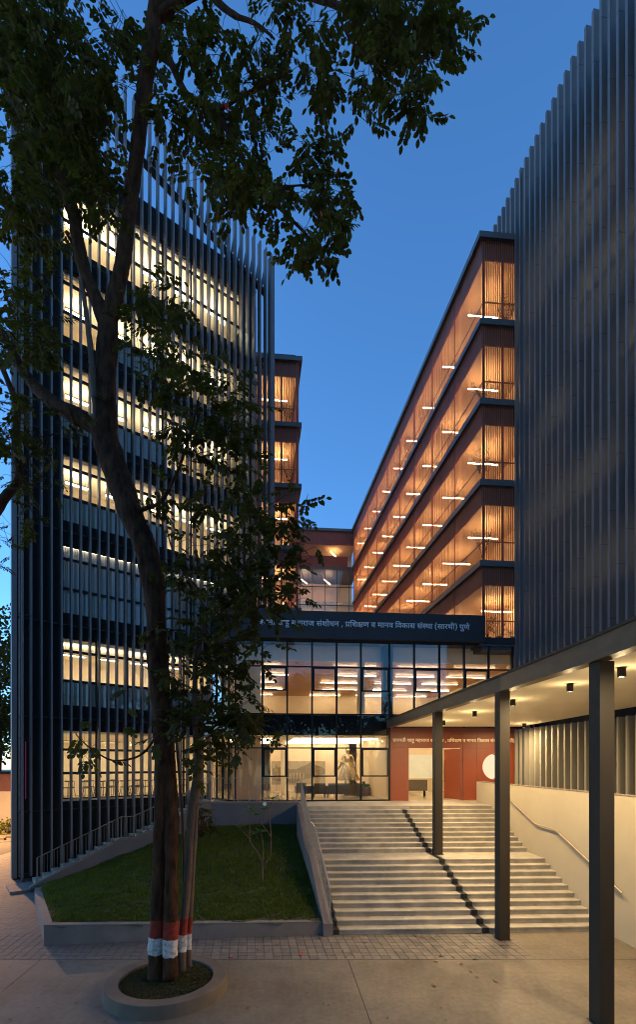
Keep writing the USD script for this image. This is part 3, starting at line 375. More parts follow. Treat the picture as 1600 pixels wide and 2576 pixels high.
def rail(t, pts, dz, r=0.022, post=True, low=0.10, step=0.115, mat_=None, balu=True):
    """A handrail over a sloping base line pts (top of kerb): top rail, bottom rail, end and kink posts, thin balusters in one part."""
    mat_ = mat_ or M['steel']
    pts = [np.array(p, float) for p in pts]
    up = [p + (0, 0, dz) for p in pts]
    hb = MB()
    for a, b in zip(up[:-1], up[1:]):
        w = np.cross((b - a) / np.linalg.norm(b - a), (0, 0, 1.0))
        w /= np.linalg.norm(w)
        hb.box(a - w * 0.025 - (0, 0, 0.012), b - a, w * 0.05, (0, 0, 0.024))
    part(t, 'handrail', hb, mat_)
    lb = MB()
    for a, b in zip(pts[:-1], pts[1:]):
        w = np.cross((b - a) / np.linalg.norm(b - a), (0, 0, 1.0))
        w /= np.linalg.norm(w)
        lb.box(a - w * 0.012 + (0, 0, low), b - a, w * 0.024, (0, 0, 0.012))
    part(t, 'bottom_rail', lb, mat_)
    for a in pts:
        part(t, 'post', MB().box(a + (-0.022, -0.012, -0.03), (0.044, 0, 0), (0, 0.03, 0), (0, 0, dz + 0.02)), mat_)
    bb = MB()
    k = 0
    for a, b in zip(pts[:-1], pts[1:]):
        n = max(1, int(np.linalg.norm((b - a)[:2]) / step))
        for j in range(1, n):
            q = a + (b - a) * j / n
            if k % 8 == 7:
                part(t, 'post', MB().box(q + (-0.014, -0.014, -0.03), (0.028, 0, 0), (0, 0.028, 0), (0, 0, dz)), mat_)
            else:
                bb.box(q + (-0.006, -0.006, low), (0.012, 0, 0), (0, 0.012, 0), (0, 0, dz - low))
            k += 1
    part(t, 'baluster', bb, mat_, kind='stuff')


# left kerb of the main stair with its railing
dl = [nose_d(19) - 0.12, nose_d(10) - 0.02, nose_d(9) + 0.0, nose_d(0) + 0.1]
zl = [0.37, 1.70, 1.74, 3.10]
kerb = thing('stair_kerb', 'sloping concrete kerb wall between the main stairs and the lawn', 'wall')
mb = MB()
for (a, za), (b, zb) in zip(zip(dl[:-1], zl[:-1]), zip(dl[1:], zl[1:])):
    s0, s1 = -2.70, -2.432
    mb.hexa([FS.p(s0, a, -0.02), FS.p(s1, a, -0.02), FS.p(s1, b, -0.02), FS.p(s0, b, -0.02)], [FS.p(s0, a, za), FS.p(s1, a, za), FS.p(s1, b, zb), FS.p(s0, b, zb)])
part(kerb, 'kerb_body', mb, M['concrete'])
t = thing('stair_railing', 'steel stair railing on the kerb between the main stairs and the lawn', 'railing')
rail(t, [FS.p(-2.5, d, z) for d, z in zip([dl[0] + 0.06] + dl[1:], zl)], 0.97)

# right wall under the canopy with its handrail
t = thing('canopy_side_wall', 'long plastered cream side wall beside the main stairs under the canopy', 'wall')
mb = MB()
ya, yb = 4.0, 23.55
lo = [(right_edge(ya), ya, -0.02), (right_edge(ya) + 0.2, ya, -0.02), (right_edge(yb) + 0.2, yb, -0.02), (right_edge(yb), yb, -0.02)]
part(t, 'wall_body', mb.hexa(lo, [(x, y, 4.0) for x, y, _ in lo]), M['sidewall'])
part(t, 'coping', MB().hexa([(x + dx, y, 4.0) for (x, y, _), dx in zip(lo, (-0.012, 0.012, 0.012, -0.012))], [(x + dx, y, 4.03) for (x, y, _), dx in zip(lo, (-0.012, 0.012, 0.012, -0.012))]), M['concrete'])
t = thing('wall_handrail', 'slim steel handrail bent at the landing, fixed to the cream side wall', 'handrail')
hp = [(right_edge(y) - 0.07, y, z) for y, z in ((21.3, 3.94), (20.2, 3.50), (17.8, 2.66), (16.5, 2.63), (14.67, 1.93), (13.2, 1.35))]
part(t, 'rail_tube', MB().tube(hp[0:], 0.028, 8), M['steel'], smooth=40)
for y, z in ((20.6, 3.62), (19, 3.04), (17.4, 2.61), (15.6, 2.24), (14.2, 1.7)):
    part(t, 'bracket', MB().tube([(right_edge(y) - 0.07, y, z - 0.02), (right_edge(y) - 0.07, y, z - 0.07), (right_edge(y) + 0.01, y, z - 0.07)], 0.009, 6), M['steel'])
# ramp floor behind the side wall, so that the wall does not stand over a void
struct('side_ramp', MB().box((9.1, 4, -0.02), (5, 0, 0), (0, 20, 0), (0, 0, 1.2)), M['concrete'])

# ================================================================== entrance block
FB = Fr((0, 24.2), (1, 0.085), (-0.14, 1))
MULL = [-4.08, -2.76, -1.535, -0.298, 0.932, 2.16, 3.61, 4.89, 6.20, 7.496, 8.80, 10.04, 11.1]
block = thing('entrance_block', 'low glass entrance block with a dark lettered fascia at the head of the stairs', 'building')
Z0, ZT, ZS0, ZS1, ZU, ZG = 3.0, 5.63, 6.30, 7.33, 9.68, 10.99
FLOORD = 21.0
part(block, 'lobby_floor', FB.box(MB(), -5.9, 11.6, -0.35, FLOORD, 2.6, 3.0 - 0.002), M['floorstone'])
part(block, 'entrance_terrace', FB.box(MB(), -1.05, 8.0, -2.9, -0.35, 2.6, 3.0 - 0.004), M['tread'])
part(block, 'upper_slab', FB.box(MB(), -5.6, 11.5, 0.12, FLOORD, ZS0, ZS1 - 0.12), M['ceiling'])
part(block, 'upper_floor', FB.box(MB(), -5.6, 11.5, 0.12, FLOORD, ZS1 - 0.12, ZS1 - 0.06), M['floorstone'])
part(block, 'spandrel_panel', FB.box(MB(), -4.08, 11.1, 0.06, 0.11, ZS0, ZS1 - 0.02), M['darkwall'])
part(block, 'wood_ceiling', FB.box(MB(), -4.3, 11.4, 1.0, FLOORD, 10.25, 10.33), M['wood'])
part(block, 'bulkhead', FB.box(MB(), -4.3, 11.4, 0.9, 1.0, 10.20, 11.0), M['ceiling'])
part(block, 'roof_slab', FB.box(MB(), -5.6, 11.5, -0.1, FLOORD, 11.0, 11.18), M['ledge'])
part(block, 'rear_wall', FB.box(MB(), -5.8, 11.6, FLOORD, FLOORD + 0.2, 2.6, 11.0), M['cream'])
part(block, 'upper_rear_wall', FB.box(MB(), -4.3, 11.4, 14.2, 14.35, ZS1, 10.25), M['cream'])
part(block, 'lobby_wall', FB.box(MB(), -2.0, 3.4, 9.0, 9.15, 3.0, 6.3), M['cream'])
part(block, 'side_wall', FB.box(MB(), 11.4, 11.6, 0.0, FLOORD, 2.6, 11.0), M['cream'])
part(block, 'side_wall', FB.box(MB(), -4.5, -4.3, 2.2, FLOORD, ZS1, 11.0), M['cream'])
part(block, 'partition', FB.box(MB(), -4.3, -2.78, 1.6, 1.72, 3.0, 6.3), M['warmwall'])
part(block, 'partition', FB.box(MB(), -4.3, -2.80, 1.6, 1.72, ZS1, 10.25), M['cream'])
part(block, 'partition', FB.box(MB(), 3.7, 3.9, 0.9, 8.0, 3.0, 6.3), M['cream'])
part(block, 'partition', FB.box(MB(), -5.9, -5.7, 2.6, FLOORD, 3.0, 6.3), M['cream'])
part(block, 'round_column', MB().tube([FB.p(-1.35, 5.5, 3.0), FB.p(-1.35, 5.5, 6.3)], 0.16, 14), M['cream'], smooth=40)
part(block, 'square_column', FB.box(MB(), 3.45, 3.95, 0.5, 0.9, ZS1, 11.0), M['darkwall'])
for s in (2.3, 10.6):
    part(block, 'upper_column', FB.box(MB(), s, s + 0.35, 1.2, 1.55, ZS1, 10.25), M['cream'])
# frame: verticals and transoms
for k, s in enumerate(MULL):
    z0 = 3.0 if k <= 6 else 6.7
    part(block, 'mullion', FB.box(MB(), s - 0.042, s + 0.042, -0.06, 0.05, z0, ZG), M['frame'])
for (s0, s1, z, h) in ((-4.08, 3.61, 3.0, 0.07), (-4.08, 3.61, ZT, 0.06), (-4.08, 3.61, ZS0 - 0.35, 0.0), (-4.08, 11.1, ZS1 - 0.02, 0.07), (-4.08, 11.1, ZU, 0.06), (-4.08, 11.1, ZG - 0.05, 0.05)):
    if h:
        for a, b in zip(MULL[:-1], MULL[1:]):
            if a >= s0 - .01 and b <= s1 + .01:
                part(block, 'transom', FB.box(MB(), a + 0.044, b - 0.044, -0.05, 0.045, z, z + h), M['frame'])


def sash(F, owner, s0, s1, z0, z1, w=0.07, d0=-0.075, d1=0.03, frame=None, glass=None):
    mb = MB()
    F.box(mb, s0, s1, d0, d1, z0, z0 + w)
    F.box(mb, s0, s1, d0, d1, z1 - w, z1)
    F.box(mb, s0, s0 + w, d0, d1, z0 + w, z1 - w)
    F.box(mb, s1 - w, s1, d0, d1, z0 + w, z1 - w)
    wdw = part(owner, 'window', mb, frame or M['frame'])
    q = MB()
    dm = (d0 + d1) / 2
    q.add([F.p(s0 + w, dm, z0 + w), F.p(s1 - w, dm, z0 + w), F.p(s1 - w, dm, z1 - w), F.p(s0 + w, dm, z1 - w)], [[0, 1, 2], [0, 2, 3]])
    part(wdw, 'pane', q, glass or M['glasscurtain'])
    return wdw


def pane(F, owner, s0, s1, z0, z1, d=0.0, glass=None, name='pane'):
    q = MB().add([F.p(s0, d, z0), F.p(s1, d, z0), F.p(s1, d, z1), F.p(s0, d, z1)], [[0, 1, 2], [0, 2, 3]])
    return part(owner, name, q, glass or M['glasscurtain'])


for k, (a, b) in enumerate(zip(MULL[:-1], MULL[1:])):
    a, b = a + 0.042, b - 0.042
    pane(FB, block, a, b, ZU + 0.06, ZG - 0.05)
    opens = k in (1, 3, 5, 7, 9)
    if opens:
        sash(FB, block, a, b, 8.50, ZU)
        pane(FB, block, a, b, ZS1 + 0.05, 8.50)
    else:
        pane(FB, block, a, b, ZS1 + 0.05, ZU)
    if k < 6:
        pane(FB, block, a, b, ZT + 0.06, ZS1 - 0.02, glass=M['glass'])
        if opens:
            sash(FB, block, a, b, 4.22, ZT)
            pane(FB, block, a, b, 3.07, 4.22)
        else:
            pane(FB, block, a, b, 3.07, ZT)
    else:
        pane(FB, block, a, b, 6.7, ZS1 - 0.02)
# angled glazing between the block and the left tower
PA, PB = FB.p(-4.08, 0, 0), np.array([-5.75, 25.95, 0])
FA = Fr(PB[:2], (PA - PB)[:2] / np.linalg.norm(PA - PB), (0.745, 0.667))
LA = np.linalg.norm(PA - PB)
for k in range(5):
    s = LA * k / 4
    if k < 4:
        part(block, 'mullion', FA.box(MB(), s - 0.03, s + 0.03, -0.05, 0.05, 3.0, ZG), M['frame'])
        for z, h in ((3.0, 0.07), (ZT, 0.06), (ZS1 - 0.02, 0.07), (ZU, 0.06), (ZG - 0.05, 0.05)):
            part(block, 'transom', FA.box(MB(), s + 0.03, s + LA / 4 - 0.03, -0.045, 0.045, z, z + h), M['frame'])
        for z0, z1 in ((3.07, ZT), (ZT + 0.06, ZS1 - 0.02), (ZS1 + 0.05, ZU), (ZU + 0.06, ZG - 0.05)):
            pane(FA, block, s + 0.03, s + LA / 4 - 0.03, z0, z1)
part(block, 'spandrel_panel', FA.box(MB(), 0.02, LA - 0.1, 0.06, 0.10, ZS0, ZS1 - 0.02), M['darkwall'])
# fascia with lettering
sign = part(block, 'sign_band', FB.box(MB(), -4.3, 8.45, -0.35, 0.0, 11.05, 12.40), M['signmetal'])
part(block, 'sign_band_side', FA.box(MB(), 0.0, LA + 0.05, -0.3, 0.0, 11.05, 12.38), M['signmetal'])
part(block, 'fascia', FB.box(MB(), 8.45, 11.1, -0.22, 0.0, 11.0, 11.32), M['signmetal'])
part(block, 'fascia_lip', FB.box(MB(), -4.3, 11.1, -0.12, 0.0, 10.985, 11.048), M['darkmetal'])


def lettering(owner, F, s0, s1, d, z, material, name='word', squeeze=1.0, depth=0.03):
    from shapely.geometry import Polygon
    k = (s1 - s0) / TEXT['width']
    for w in TEXT['words']:
        mb = MB()
        for g in w:
            poly = Polygon(g[0], g[1:]).buffer(6.0).buffer(0)
            for pg in getattr(poly, 'geoms', [poly]):
                m = trimesh.creation.extrude_polygon(pg, depth / k, engine='earcut')
                v = np.array(m.vertices)
                P = F.o + (s0 + v[:, :1] * k) * F.e + (d - v[:, 2:] * k) * F.i + np.concatenate([np.zeros((len(v), 2)), z + v[:, 1:2] * k * squeeze], 1)
                f = np.array(m.faces)
                if np.dot(np.cross(F.e, (0, 0, 1)), -F.i) < 0:
                    f = f[:, ::-1]
                mb.add(P, f)
        part(owner, name, mb, material)


lettering(block, FB, -3.22, 7.62, -0.352, 11.66, M['letter'], squeeze=0.92)
# red entrance wall with doorway, porthole and lettering
S0, S1 = 3.66, 10.9
DO0, DO1, DZ = 4.56, 7.42, 5.68
redwall = thing('red_entrance_wall', 'rust red panelled entrance wall with lettering, open door and round window, at the top of the stairs', 'wall')
C0, CR = 9.12, 0.70
CZ = 4.72
for (a, b, c, e) in ((S0, DO0, 3.0, DZ), (DO1, 8.15, 3.0, DZ), (S0, 4.56, DZ, 6.7), (4.56, 6.0, DZ, 6.7), (6.0, 7.42, DZ, 6.7), (7.42, 8.15, DZ, 6.7), (8.15, 10.05, DZ, 6.7), (10.05, S1, DZ, 6.7), (10.05, S1, 3.0, DZ)):
    part(redwall, 'panel', FB.box(MB(), a + 0.004, b - 0.004, -0.06, 0.16, c + (0.004 if c > 3.1 else 0), e - 0.004), M['redwall'])
part(redwall, 'panel_backing', FB.box(MB(), S0, S1, 0.165, 0.19, DZ, 6.7), M['terradark'])
from shapely.geometry import Polygon as SPoly, Point as SPoint, box as sbox
pp = sbox(8.154, 3.0, 10.046, DZ - 0.004).difference(SPoint(C0, CZ).buffer(CR, 40))
m = trimesh.creation.extrude_polygon(pp, 0.22, engine='earcut')
v = np.array(m.vertices)
part(redwall, 'porthole_panel', MB().add(FB.o + v[:, :1] * FB.e + (0.16 - v[:, 2:]) * FB.i + np.concatenate([np.zeros((len(v), 2)), v[:, 1:2]], 1), m.faces[:, ::-1]), M['redwall'])
ring = MB()
N = 48
for k in range(N):
    a0, a1 = 2 * math.pi * k / N, 2 * math.pi * (k + 1) / N
    P = [FB.p(C0 + r * math.cos(a), d, CZ + r * math.sin(a)) for a in (a0, a1) for r, d in ((CR, -0.07), (CR - 0.03, -0.07), (CR - 0.03, 0.55), (CR, 0.55))]
    ring.hexa([P[0], P[1], P[2], P[3]], [P[4], P[5], P[6], P[7]])
part(redwall, 'porthole_reveal', ring, M['reddoor'])
tag(lone('porthole_lining', 'self glowing panel added behind the round window in the red wall', 'panel', FB.box(MB(), 8.2, 10.2, 1.3, 1.4, 3.4, 5.9), M['glow']))  # glowing panel added to stand in for the lit room behind
lettering(redwall, FB, 3.78, 10.55, -0.062, 5.985, M['letterwarm'], squeeze=0.95, depth=0.02)
FD = Fr(FB.p(DO1, 0.1, 0)[:2], (-0.42, 0.908), (0.908, 0.42))
door = part(redwall, 'door', FD.box(MB(), 0.02, 1.40, 0.0, 0.06, 3.02, DZ - 0.03), M['reddoor'], label='rust red door leaf standing open')
mb = MB().tube([FD.p(1.28, -0.06, 4.05), FD.p(1.28, -0.06, 5.1)], 0.018, 8)
for z in (4.15, 5.0):
    mb.tube([FD.p(1.28, -0.06, z), FD.p(1.28, 0.0, z)], 0.012, 6)
part(door, 'pull_handle', mb, M['darkmetal'], smooth=40)
part(door, 'lock', MB().tube([FD.p(1.22, -0.05, 3.95), FD.p(1.36, -0.05, 3.95)], 0.02, 8), M['darkmetal'])
part(redwall, 'door_frame', FB.box(FB.box(MB(), DO0, DO0 + 0.05, -0.02, 0.16, 3.0, DZ), DO1 - 0.05, DO1, -0.02, 0.16, 3.0, DZ), M['terradark'])

# terrace retaining wall, railing and kerb over the lawn
t = thing('terrace_wall', 'dark grey rendered retaining wall between lawn and lobby terrace', 'wall')
FR_ = Fr((-5.9, 22.9), (1, 0.10), (-0.14, 1))
part(t, 'wall_body', FR_.box(MB(), -0.1, 5.17, 0, 0.25, 0.6, 2.98), M['bluewall'])
part(t, 'kerb', FR_.box(MB(), -0.1, 5.17, -0.015, 0.25, 2.98, 3.07), M['concrete'])
part(t, 'terrace_slab', FR_.box(MB(), -0.1, 5.17, 0.25, 3.4, 2.6, 2.994), M['tread'])
t = thing('terrace_railing', 'level steel railing along the lobby terrace above the lawn', 'railing')
rail(t, [FR_.p(0.0, 0.12, 3.07), FR_.p(2.6, 0.12, 3.07), FR_.p(5.1, 0.12, 3.07)], 1.12)

# ================================================================== canopy
def cx(y):
    return float(np.interp(y, (3.5, 9.0, 13.33, 17.95, 23.6, 24.2), (5.14, 5.09, 5.02, 4.36, 3.46, 3.36)))


def cz(y):
    return float(np.interp(y, (3.5, 9.0, 13.33, 17.95, 24.0), (6.74, 6.78, 6.87, 6.80, 6.66)))


canopy = thing('entrance_canopy', 'flat dark steel canopy with plastered soffit over the stairs, on square columns', 'canopy')
ys_ = [23.95, 17.95, 13.33, 9.0, 3.5]
for a, b in zip(ys_[:-1], ys_[1:]):
    hi = lambda y: cz(y) + 0.34 + min(23.6 - y, 12) * 0.006
    part(canopy, 'edge_beam', MB().hexa([(cx(b), b, cz(b)), (cx(b) + 0.28, b, cz(b)), (cx(a) + 0.28, a, cz(a)), (cx(a), a, cz(a))], [(cx(b), b, hi(b)), (cx(b) + 0.28, b, hi(b)), (cx(a) + 0.28, a, hi(a)), (cx(a), a, hi(a))]), M['beam'])
    part(canopy, 'cap_flashing', MB().hexa([(cx(b) - 0.03, b, hi(b)), (cx(b) + 0.3, b, hi(b)), (cx(a) + 0.3, a, hi(a)), (cx(a) - 0.03, a, hi(a))], [(cx(b) - 0.03, b, hi(b) + 0.06), (cx(b) + 0.3, b, hi(b) + 0.06), (cx(a) + 0.3, a, hi(a) + 0.06), (cx(a) - 0.03, a, hi(a) + 0.06)]), M['darkmetal'])
    R = lambda y: 10.0 + 0.15 * (24.2 - y)
    part(canopy, 'soffit', MB().hexa([(cx(b) + 0.282, b, cz(b) + 0.05), (R(b), b, cz(b) + 0.05), (R(a), a, cz(a) + 0.05), (cx(a) + 0.282, a, cz(a) + 0.05)], [(cx(b) + 0.282, b, cz(b) + 0.3), (R(b), b, cz(b) + 0.3), (R(a), a, cz(a) + 0.3), (cx(a) + 0.282, a, cz(a) + 0.3)]), M['soffit'])
for y, z0 in ((17.95, 1.5), (13.33, 0.0), (8.95, 0.0)):
    x = cx(y)
    o = np.array([x + (0.13 if y < 10 else 0.0), y, z0])
    e, i = np.array([1, 0.09, 0]), np.array([-0.15, 1, 0])
    w = 0.285
    mb = MB().box(o, e * w, i * w, (0, 0, cz(y) - z0 + 0.002))
    part(canopy, 'column', mb, M['darkmetal'])
    part(canopy, 'base_plate', MB().box(o - e * 0.03 - i * 0.03, e * (w + 0.06), i * (w + 0.06), (0, 0, 0.015)), M['darkmetal'])

lamp0 = None
for y, x in ((9.9, 6.22), (12.2, 6.36), (15.2, 6.13), (18.2, 5.90), (21.3, 5.53), (22.5, 9.6), (7.0, 6.5), (13.0, 10.9)):
    z = cz(y) + 0.05
    where = {9.9: 'nearest the first column', 12.2: 'between the first and second columns', 15.2: 'just right of the second column', 18.2: 'left of the second column', 21.3: 'just right of the far thin column', 22.5: 'by the vertical louvres', 7.0: 'nearest the viewer', 13.0: 'far right by the louvres'}[y]
    lab = f'black cylinder downlight under the canopy soffit, {where}'
    if lamp0 is None:
        lamp0 = thing('canopy_downlight', lab, 'lamp', (x, y, z), group='downlights under the canopy')
        b_ = base_of['/World/canopy_downlight']
        body = trimesh.creation.annulus(0.062, 0.08, 0.2, sections=20)
        body.apply_translation((0, 0, -0.1))
        mb = MB().mesh(body)
        mb.v[0] = mb.v[0] + b_
        part(lamp0, 'housing', mb, M['frame'], smooth=40)
        part(lamp0, 'cap', MB().tube([b_ + (0, 0, 0.001), b_ + (0, 0, -0.03)], 0.061, 16), M['frame'])
        part(lamp0, 'lens', MB().tube([b_ + (0, 0, -0.17), b_ + (0, 0, -0.185)], 0.06, 16), M['lamp'])
    else:
        dup(lamp0, (x, y, z), 0, lab)
    li = UsdLux.DiskLight.Define(stage, free('/World', 'downlight_beam'))
    li.AddTranslateOp().Set(Gf.Vec3d(x, y, z - 0.21))
    li.CreateRadiusAttr(0.07)
    li.CreateIntensityAttr(DOWN)
    li.CreateColorAttr(Gf.Vec3f(1.0, 0.72, 0.36))
    li = UsdLux.SphereLight.Define(stage, free('/World', 'downlight_glow'))   # unseen fill light below each downlight, added to brighten the soffit
    li.AddTranslateOp().Set(Gf.Vec3d(x, y, z - 0.42))
    li.CreateRadiusAttr(0.05)
    li.CreateIntensityAttr(SOFFIT_FILL)
    li.CreateColorAttr(Gf.Vec3f(1.0, 0.72, 0.36))

# ================================================================== left fin tower
FT = Fr((-11.3, 21.4), (0.791, 0.612), (-0.612, 0.791))
tower = thing('left_fin_tower', 'tall dark office tower on the left behind vertical grey fins, with lit cream rooms', 'building')
HEADS = [31.0, 26.9, 22.8, 18.7, 14.6, 10.5, 6.4]
SILLS = [h - 3.06 for h in HEADS[:-1]] + [3.3]
ENDS = [9.0] * 5 + [7.0, 7.0]
ROOF = 32.3
# spandrels and piers
edges = [(HEADS[0], ROOF, 9.0)] + [(HEADS[k + 1], SILLS[k], 9.0 if SILLS[k] > 11 else 7.0) for k in range(6)] + [(0.0, 3.3, 7.0)]
for z0, z1, s1 in edges:
    part(tower, 'spandrel', FT.box(MB(), 0.0, s1, 0.0, 0.25, z0, z1), M['darkwall'])
part(tower, 'end_pier', FT.box(MB(), -1.86, 0.0, 0.0, 0.25, 0.0, ROOF), M['darkwall'])
p0_, p1_ = FT.p(-1.9, 0.25, 0), FT.p(0.4, 4.4, 0)
part(tower, 'left_wall', MB().hexa([p0_, p0_ + .2 * FT.e, p1_ + .2 * FT.e, p1_], [q_ + (0, 0, ROOF) for q_ in (p0_, p0_ + .2 * FT.e, p1_ + .2 * FT.e, p1_)]), M['darkwall'])
part(tower, 'inner_end_wall', FT.box(MB(), -0.2, 0.0, 0.25, 3.2, 0.0, ROOF), M['cream'])
part(tower, 'rear_wall', FT.box(MB(), -0.2, 7.2, 3.2, 3.4, 0.0, ROOF), M['cream'])
part(tower, 'rear_wall', FT.box(MB(), 7.2, 10.2, 3.2, 3.4, 11.3, ROOF), M['cream'])
part(tower, 'roof_slab', FT.box(MB(), -0.2, 10.0, 0.25, 3.4, ROOF - 0.5, ROOF - 0.3), M['ledge'])
cw = [(9.0, 0.0), (9.55, 0.05), (9.95, 0.25), (10.2, 0.6), (10.3, 1.1), (10.3, 5.0)]
mb = MB()
for (a, b), (c, d) in zip(cw[:-1], cw[1:]):
    mb.hexa([FT.p(a, b, 11.3), FT.p(c, d, 11.3), FT.p(c - 0.15, d + 0.1, 11.3), FT.p(a - 0.15, b + 0.2, 11.3)], [FT.p(a, b, ROOF), FT.p(c, d, ROOF), FT.p(c - 0.15, d + 0.1, ROOF), FT.p(a - 0.15, b + 0.2, ROOF)])
part(tower, 'corner_wall', mb, M['darkwall'])
part(tower, 'low_end_wall', FT.box(MB(), 7.0, 7.2, 0.0, 4.7, 0.0, 11.3), M['cream'])
for k in range(7):
    top = SILLS[k - 1] - 0.15 if k else ROOF - 0.5
    s1 = 10.0 if HEADS[k] > 11 else 7.0
    if k:
        part(tower, 'floor_slab', FT.box(MB(), -0.2, s1, 0.25, 3.4, HEADS[k] + 0.03, top), M['ceiling'])
    else:
        part(tower, 'floor_slab', FT.box(MB(), -0.2, s1, 0.25, 3.4, HEADS[k] + 0.03, ROOF - 0.55), M['ceiling'])
part(tower, 'ground_floor', FT.box(MB(), -0.2, 7.0, 0.25, 3.4, 2.9, 3.28), M['floorstone'])
part(tower, 'window_sill', FT.box(MB(), 0.0, 7.0, -0.06, 0.0, 3.22, 3.3), M['cream'])
lit_lower = {0: 'glass', 1: 'frost', 2: 'frost', 3: 'frost', 4: 'dark', 5: 'frost', 6: 'glass'}
for k, (h, sl, en) in enumerate(zip(HEADS, SILLS, ENDS)):
    n = 6 if en > 8 else 5
    for j in range(n):
        a, b = en * j / n, en * (j + 1) / n
        w = MB()
        d0, d1 = 0.06, 0.14
        t1, t2 = (h - 0.66, h - 1.98) if k < 6 else (h - 0.95, h - 2.0)
        for z, hh in ((sl, 0.05), (t2, 0.11), (t1, 0.11), (h - 0.05, 0.05)):
            FT.box(w, a + 0.04, b - 0.04, d0, d1, z, z + hh)
        FT.box(w, a, a + 0.04, d0, d1, sl, h)
        FT.box(w, b - 0.04, b, d0, d1, sl, h)
        wdw = part(tower, 'window', w, M['frame'])
        for z0, z1, low in ((sl + 0.05, t2, True), (t2 + 0.11, t1, False), (t1 + 0.11, h - 0.05, False)):
            pane(FT, wdw, a + 0.04, b - 0.04, z0, z1, d=0.10, glass=M['glass'])
            if low and lit_lower[k] == 'frost' and (j < 3 or k == 5) and not (j == 0 and k == 1):
                pane(FT, wdw, a + 0.04, b - 0.04, z0, z1, d=0.13, glass=M['frost'], name='frosted_panel')
    if k == 4:
        for j in range(n):
            a, b = en * j / n, en * (j + 1) / n
            q = MB()
            m_ = 14
            for i in range(m_):
                u, v_ = a + 0.05 + (b - a - 0.1) * i / m_, a + 0.05 + (b - a - 0.1) * (i + 1) / m_
                q.add([FT.p(u, 0.24, sl), FT.p(v_, 0.28, sl), FT.p(v_, 0.28, h), FT.p(u, 0.24, h)], [[0, 1, 2], [0, 2, 3]])
            part(tower, 'blind', q, M['blind'])
        part(tower, 'light_line', FT.box(MB(), 0.02, en, 0.15, 0.17, h - 0.045, h - 0.01), M['thinline'])
    else:
        # slender back-lit head detail at every lit storey
        part(tower, 'curtain_pelmet', FT.box(MB(), 0.02, en, 0.26, 0.34, h - 0.16, h + 0.02), M['cream'])
# fins
for k in range(-1, 31):
    s = -1.28 + 0.3817 * k
    zt = 36.4 - 0.333 * (s - 2.486)
    zb = 0.2 if s < 6.95 else 12.5
    part(tower, 'fin', FT.box(MB(), s - 0.036, s + 0.036, -0.60, -0.30, zb, zt), M['fin'])
    zt -= 1.75
    mb = MB()
    for ss in (s - 0.012, s + 0.012):
        pass
    A, B_, C_ = (-0.30, zt + 0.75), (-0.30, zt - 0.02), (0.12, zt - 0.02)
    v = [FT.p(s + e_, d_, z_) for e_ in (-0.012, 0.012) for d_, z_ in (A, B_, C_)]
    part(tower, 'fin_bracket', mb.add(v, [[0, 2, 1], [3, 4, 5], [0, 1, 4], [0, 4, 3], [1, 2, 5], [1, 5, 4], [2, 0, 3], [2, 3, 5]]), M['frame'])
zt = lambda s: 36.4 - 0.333 * (s - 2.486) - 1.75
part(tower, 'tie_beam', MB().hexa([FT.p(-1.9, -0.10, zt(-1.9) - 0.26), FT.p(10.4, -0.10, zt(10.4) - 0.26), FT.p(10.4, 0.12, zt(10.4) - 0.26), FT.p(-1.9, 0.12, zt(-1.9) - 0.26)],
                                   [FT.p(-1.9, -0.10, zt(-1.9) - 0.02), FT.p(10.4, -0.10, zt(10.4) - 0.02), FT.p(10.4, 0.12, zt(10.4) - 0.02), FT.p(-1.9, 0.12, zt(-1.9) - 0.02)]), M['frame'])
for s in np.arange(-1.6, 10.4, 2.4):
    part(tower, 'beam_post', FT.box(MB(), s - 0.06, s + 0.06, 0.0, 0.12, ROOF, max(zt(s) - 0.26, ROOF + .05)), M['frame'])
part(tower, 'end_fin', FT.box(MB(), 10.40, 10.64, -0.70, -0.35, 12.5, 33.5), M['fin'])
part(tower, 'end_fin', FT.box(MB(), -1.98, -1.80, -0.66, -0.30, 0.2, 37.6), M['fin'])
for z in (3.6, 7.6, 11.7, 15.8, 19.9, 24.0, 28.1):
    part(tower, 'fin_rail', FT.box(MB(), -1.9, 6.9 if z < 12 else 10.3, -0.30, -0.26, z - 0.75, z - 0.70), M['darkmetal'])
    mb = MB()
    for k in range(-1, 31):
        s = -1.28 + 0.3817 * k
        if z > 12 or s < 6.9:
            FT.box(mb, s - 0.02, s + 0.02, -0.26, 0.0, z - 0.76, z - 0.69)
    part(tower, 'fin_fixing', mb, M['darkmetal'], kind='stuff')
t = thing('drain_pipe', 'slim grey drain pipe running up the corner of the left fin tower', 'pipe')
q = MB().tube([FT.p(-1.62, -0.78, 0.12), FT.p(-1.62, -0.78, 33.0)], 0.055, 12)
part(t, 'pipe', q, M['fin'], smooth=50)
part(t, 'shoe', MB().tube([FT.p(-1.62, -0.78, 0.14), FT.p(-1.60, -0.86, 0.02)], 0.06, 10), M['darkmetal'])
for z in (0.35, 2.9, 5.9, 11, 17, 23, 29):
    part(t, 'clamp', MB().tube([FT.p(-1.80, -0.66, z), FT.p(-1.62, -0.78, z), FT.p(-1.30, -0.66, z)], 0.02, 6), M['darkmetal'])
tag(lone('pink_light_strip', 'slim glowing strip added for the magenta reflection on the corner fins of the left tower', 'light', FT.box(MB(), -1.46, -1.44, -0.34, -0.31, 3.4, 5.8), M['pink']))  # emitter added to give the fin its magenta reflection

